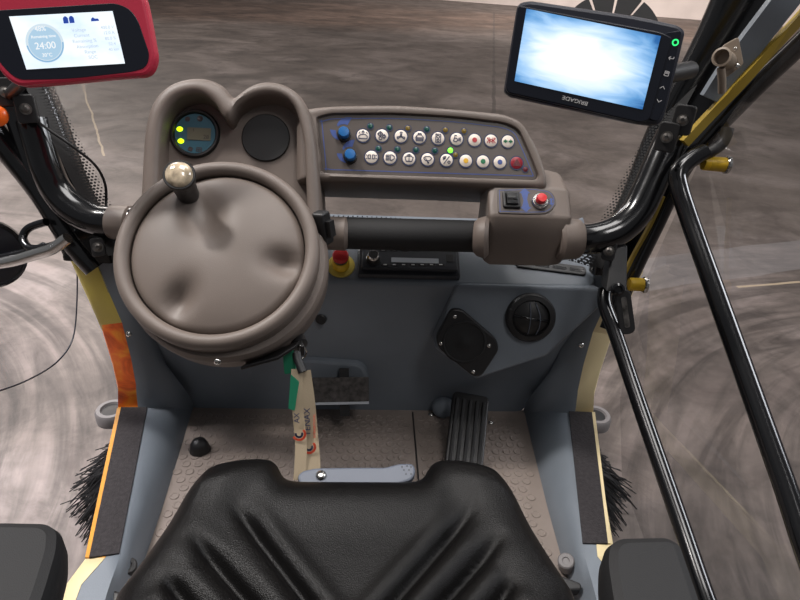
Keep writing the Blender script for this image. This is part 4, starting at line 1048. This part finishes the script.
# slatted black disc standing behind the monitor
def on_glass(x, y):
    t = .5
    for _ in range(400):
        p = CAM+ray(x, y)*t
        if p.y >= ws(p.x, p.z).y: break
        t += .005
    return p
dc = on_glass(606, 47); e = .01
gn = (ws(dc.x+e, dc.z)-ws(dc.x-e, dc.z)).cross(ws(dc.x, dc.z+e)-ws(dc.x, dc.z-e)).normalized(); gn = gn if gn.y < 0 else -gn
dd = face(dc+gn*.012, gn)
fd = thing('slatted_disc', 'black disc with pale radial slits showing above the camera monitor', 'vent cover', dd.o)
R_ = 50/F*(ROT.transposed() @ (CAM-dc)).z
for i in range(12):
    a0, a1 = 2*PI*i/12+.03, 2*PI*(i+1)/12-.03
    pts = [(R_*.35*math.cos(a0), R_*.35*math.sin(a0))]+[(R_*math.cos(a0+(a1-a0)*j/6), R_*math.sin(a0+(a1-a0)*j/6)) for j in range(7)]+[(R_*.35*math.cos(a1), R_*.35*math.sin(a1))]
    k = MB(); k.prism(dd, pts, -.004, .002); k.build('segment', 'black', fd, smooth=0)
k = MB(); k.lathe(dd, [(R_*.4, -.010), (R_*.4, .004), (.0001, .006)], 32); k.build('hub', 'black', fd)

# ================================================================== doors
def door(name, label): return thing(name, label, None, (0, .8, .2), kind='structure')
dR = door('door_2', 'glazed cab door with black grab tubes and yellow hinge pins beside the seat')
XD = .575
gpts = [PX(640, 292, XD), PX(700, 160, XD), PX(850, -60, XD), Vector((XD, -.2, 1.1)), Vector((XD, -.2, -.1)), Vector((XD, .5, -.12)), PX(622, 480, XD), PX(620, 400, XD)]
k = MB(); kk = k.add(gpts); k.f.append(tuple(kk+i for i in range(len(gpts)))); k.build('glass_pane', 'door_glass', dR, smooth=0)
def rod(pts, r, m, parent, nm, n=16, sub=6): k = MB(); k.tube(cr(pts, sub), r, n); return k.build(nm, m, parent)
rod([D(704, 152, .99), D(690, 160, .985), D(679, 171, .98), D(679, 186, .975), D(694, 232, .95), D(740, 360, .86), D(783, 480, .78), D(830, 610, .70), Vector((.585, .2, .17)), Vector((.585, .05, .10))], .0145, 'black_gloss', dR, 'grab_tube', 18, 8)
rod([D(605, 290, 1.06), D(605, 305, 1.05), D(616, 335, 1.03), D(638, 400, .97), D(678, 515, .86), D(720, 635, .76), Vector((.50, .25, .09)), Vector((.585, .05, .03))], .0125, 'black_gloss', dR, 'grab_tube', 18, 8)
rod([Vector((.59, .05, -.12)), Vector((.59, .04, .5)), Vector((.60, .02, 1.1))], .016, 'black_gloss', dR, 'frame', 14, 4)
def pin(a, b, nm='hinge_pin'):
    f = face(a, b-a); L = (b-a).length; k = MB(); k.lathe(f, [(.011, 0), (.012, .003), (.012, L-.006), (.0118, L)], 22, cap0=True, cap1=True); o = k.build(nm, 'hinge_yellow', dR)
    k = MB(); k.lathe(f, [(.0128, L-.004), (.0145, L-.002), (.0145, L+.002), (.012, L+.003), (.008, L+.002), (.0001, L+.002)], 22); k.build('pin_cap', 'chrome', o)
pin(D(703, 163, 1.0), D(727, 165, 1.0)); pin(D(629, 284, 1.08), D(645, 285, 1.08))
# hinge arms
rod([D(728, 128, .98), D(722, 143, .985), D(706, 154, .99), D(694, 158, 1.0)], .010, 'black', dR, 'hinge_arm')
# front edge frame of the door
rod([D(608, 330, 1.15), D(626, 285, 1.14), D(655, 225, 1.10), D(688, 160, 1.05), D(745, 97, .99), D(797, 47, .94), D(870, -25, .88)], .0165, 'black_gloss', dR, 'frame')
def band(pts, w, th, m, nm, parent, up=(0, -1, 0)):
    k = MB(); k.sweep(cr(pts, 5), [(-w/2, -th/2), (w/2, -th/2), (w/2, th/2), (-w/2, th/2)], up); return k.build(nm, m, parent, smooth=30)
band([D(684, 143, 1.0), D(712, 113, .985), D(740, 84, .96), D(775, 45, .93), D(830, -14, .89)], .015, .012, 'mustard', 'door_seal', cab)
band([D(712, 100, .98), D(730, 72, .96), D(755, 38, .93), D(783, 2, .895), D(822, -48, .87)], .042, .012, 'steel_blue', 'roof_post', cab)
band([D(663, 196, 1.03), D(650, 225, 1.05), D(632, 258, 1.08), D(616, 292, 1.1)], .005, .008, 'mustard', 'door_seal', cab)
# slotted stay bracket
SBt = Fr(D(625, 312, 1.02), (1, .02, 0), (-.1, -1, .35)).spun(.22)
k = MB(); k.prism(SBt, rrect(.026, .078, .012), -.004, .003, .0015); o = k.build('stay_bracket', 'black', dR)
k = MB(); k.prism(SBt, rrect(.009, .054, .004), .002, .0036); k.build('slot', 'worn_steel', o)
k = MB(); f = SBt.at(-.008, .042, .003); k.lathe(f, [(.011, -.004), (.011, .004), (.007, .006), (.005, .003), (.0001, .003)], 20); k.build('stay_bolt', 'black_gloss', o)
k = MB(); q = [D(613, 246, 1.03), D(628, 246, 1.03), D(627, 292, 1.02), D(606, 292, 1.02)]; k.loft([q, [v+Vector((0, .03, 0)) for v in q]]); k.build('hinge_bracket', 'black', dR, bevel=.003)

# taupe clamp bracket on the roof post
lb = thing('clamp_bracket', 'taupe steel clamp bracket with short socket bolted to the roof post', 'bracket', D(723, 62, .93))
f = face(D(731, 58, .93), (-.45, -1, .1)); k = MB(); k.prism(f.spun(.5), rpoly([(-.014, -.026), (.014, -.016), (.016, .026), (-.008, .022)], .005), -.004, .003, .001); k.build('plate', 'bracket', lb)
f = face(D(726, 60, .925), (-.75, -.75, .25)); k = MB(); k.lathe(f, [(.013, -.012), (.013, .026), (.014, .028), (.011, .029), (.010, .012), (.0001, .012)], 24); k.build('socket', 'bracket', lb)
k = MB(); k.tube([D(721, 68, .92), D(722, 80, .93), D(722, 92, .945)], .006, 10); k.build('stem', 'bracket', lb)
for x, y in ((735, 49), (737, 66)): screw(face(D(x, y, .925), (-.4, -1, .2)), 0, 0, .002, .004, lb)

dL = door('door_1', 'glazed cab door with a curved lower glass edge and grey seal')
XL = -.62
ge = cr([PX(77, 262, XL), PX(77, 300, XL), PX(73, 338, XL), PX(58, 361, XL), PX(30, 379, XL), PX(-10, 394, XL), PX(-80, 415, XL)], 6)
gp2 = ge + [Vector((XL, -.2, .0)), Vector((XL, -.2, 1.1)), PX(-90, -40, XL), PX(0, 150, XL)]
k = MB(); kk = k.add(gp2); k.f.append(tuple(kk+i for i in range(len(gp2)))); k.build('glass_pane', 'glass', dL, smooth=0)
rod(ge, .0016, 'monitor', dL, 'edge_seal', 8, 1)
rod([D(96, 268, 1.12), D(72, 240, 1.1), D(40, 190, 1.08), D(0, 140, 1.05), D(-40, 90, 1.0)], .022, 'black_gloss', dL, 'frame')
# mirror on its arm
ma = thing('side_mirror', 'round black side mirror on a bright bent steel arm outside the door', 'mirror', D(10, 260, 1.2))
k = MB(); f = face(D(-14, 254, 1.12), (.35, -1, .1)); k.lathe(f, [(.0001, -.03), (.05, -.025), (.066, -.01), (.068, .004), (.064, .008), (.06, .004)], 40); f2 = k.build('mirror_head', 'black_gloss', ma)
k = MB(); k.lathe(f, [(.062, .004), (.04, .008), (.0001, .010)], 40); k.build('mirror_glass', 'monitor_face', f2)
rod([D(-20, 266, 1.06), D(12, 261, 1.05), D(36, 254, 1.04), D(52, 249, 1.03), D(68, 238, 1.02)], .010, 'chrome', ma, 'arm')
rod([D(-20, 260, 1.08), D(10, 256, 1.07), D(34, 250, 1.06), D(44, 246, 1.05)], .007, 'black_gloss', ma, 'arm')
rod([D(66, 240, 1.03), D(48, 247, 1.04), D(30, 248, 1.05), D(23, 238, 1.06), D(29, 228, 1.06), D(46, 222, 1.05)], .007, 'black_gloss', ma, 'bracket')

# ================================================================== brushes
def brush(T, label):
    c = T(Vector((-.54, 1.26, -.29)))
    b = thing('sweeping_brush', label, 'brush', c, 'front sweeping brushes')
    f = Fr(c, (1, 0, 0), (0, 0, 1))
    k = MB(); k.lathe(f, [(.03, .05), (.05, .03), (.085, .012), (.095, .0), (.09, -.03), (.06, -.035)], 40, cap0=True, cap1=True); k.build('hub', 'hub_grey', b)
    q = MB(); f3 = f.at(0, 0)
    q.lathe(Fr(c+Vector((-.16 if c.x < 0 else .16, .09, .03)), (1, 0, 0), (0, 0, 1)), [(.02, -.02), (.045, -.02), (.045, .008), (.040, .016), (.030, .016), (.027, .010), (.0001, .010)], 32); hb_ = q.build('hub_boss', 'hub_grey', b)
    q = MB(); q.lathe(Fr(c+Vector((-.16 if c.x < 0 else .16, .09, .03)), (1, 0, 0), (0, 0, 1)), [(.0265, .0105), (.0001, .0115)], 28); q.build('boss_recess', 'black', hb_)
    q = MB(); q.lathe(Fr(c+Vector((-.06 if c.x < 0 else .06, .10, 0)), (1, 0, 0), (0, 0, 1)), [(.07, -.02), (.066, .05), (.055, .10), (.03, .115), (.0001, .118)], 28); q.build('motor_housing', 'hub_grey', b)
    q = MB(); rnd = random.Random(3)
    for i in range(1500):
        a = rnd.uniform(0, 2*PI); r0 = rnd.uniform(.06, .09); r1 = r0+rnd.uniform(.09, .185); da = rnd.gauss(0, .12)
        p0 = f.p(r0*math.cos(a), r0*math.sin(a), -.02); p1 = f.p((r0+r1)/2*math.cos(a+da*.4)*1.04, (r0+r1)/2*math.sin(a+da*.4)*1.04, -.075+rnd.uniform(-.02, .02)); p2 = f.p(r1*math.cos(a+da), r1*math.sin(a+da), -.165+rnd.uniform(0, .05))
        q.tube([p0, p1, p2], [.0024, .0022, .0016], 4)
    o = q.build('bristles', 'bristle', b, smooth=0); o['kind'] = 'stuff'
brush(lambda p: p, 'black-bristled round sweeping brush beyond the orange door edge')
brush(lambda p: mir(p), 'black-bristled round sweeping brush seen through the dusty door glass')

# ================================================================== light
def area(name, loc, tgt, size, power, col=(1, 1, 1), sy=None, spread=180):
    l = bpy.data.lights.new(name, 'AREA'); l.energy = power; l.color = col; l.size = size
    l.spread = math.radians(spread)
    if sy: l.shape = 'RECTANGLE'; l.size_y = sy
    o = bpy.data.objects.new(name, l); COL.objects.link(o); o.location = loc
    o.rotation_euler = (Vector(tgt)-Vector(loc)).to_track_quat('-Z', 'Y').to_euler(); return o
area('hall_or_fill_lamp', (-2.9, 1.3, 5.6), (0, .8, 0), .4, 300, (1, .95, .9), .6)
area('hall_or_fill_lamp', (2.6, 3.4, 6.0), (.2, 1, .3), 1.0, 70, (1, .97, .94), 1.8)
area('hall_or_fill_lamp', (-6, 12, 6.5), (-2, 9, 0), 3, 600, (1, .90, .82), 6)
area('hall_or_fill_lamp', (5, 15, 6.0), (8, 23, .5), 3, 1500, (1, .93, .88), 6)  # unseen, turned on the back wall to brighten it
area('hall_or_fill_lamp', (1.8, -2.6, 6.0), (0, 1, .3), 1.0, 90, (1, .97, .95), 1.8)  # unseen fill from behind, added to brighten the ledge and facet
area('hall_or_fill_lamp', (.6, 1.3, 6.2), (.6, 1.3, 0), 2.2, 230, (1, .97, .95), 3)
area('hall_or_fill_lamp', (-4, 1.9, 5.0), (-2.4, 2.0, -.45), 1.5, 125, (.97, .96, 1), 1.5, 55)  # added fill, narrow beam that lifts the floor on the left
area('ledge_fill', (4.2, 1.2, 2.7), (.3, 1.1, .4), 1.6, 95, (.94, .96, 1), 1.2)  # no window there: low side fill added to light the ledge under the bar
wd_ = bpy.data.worlds.new('hall_air'); S.world = wd_; wd_.use_nodes = True
bg = wd_.node_tree.nodes['Background']; bg.inputs[0].default_value = (.95, .96, 1, 1); bg.inputs[1].default_value = .20
S.view_settings.view_transform = 'Standard'; S.view_settings.look = 'None'; S.view_settings.gamma = 1; S.view_settings.exposure = -.18
S.cycles.transparent_max_bounces = 16; S.cycles.max_bounces = 8; S.cycles.use_denoising = True
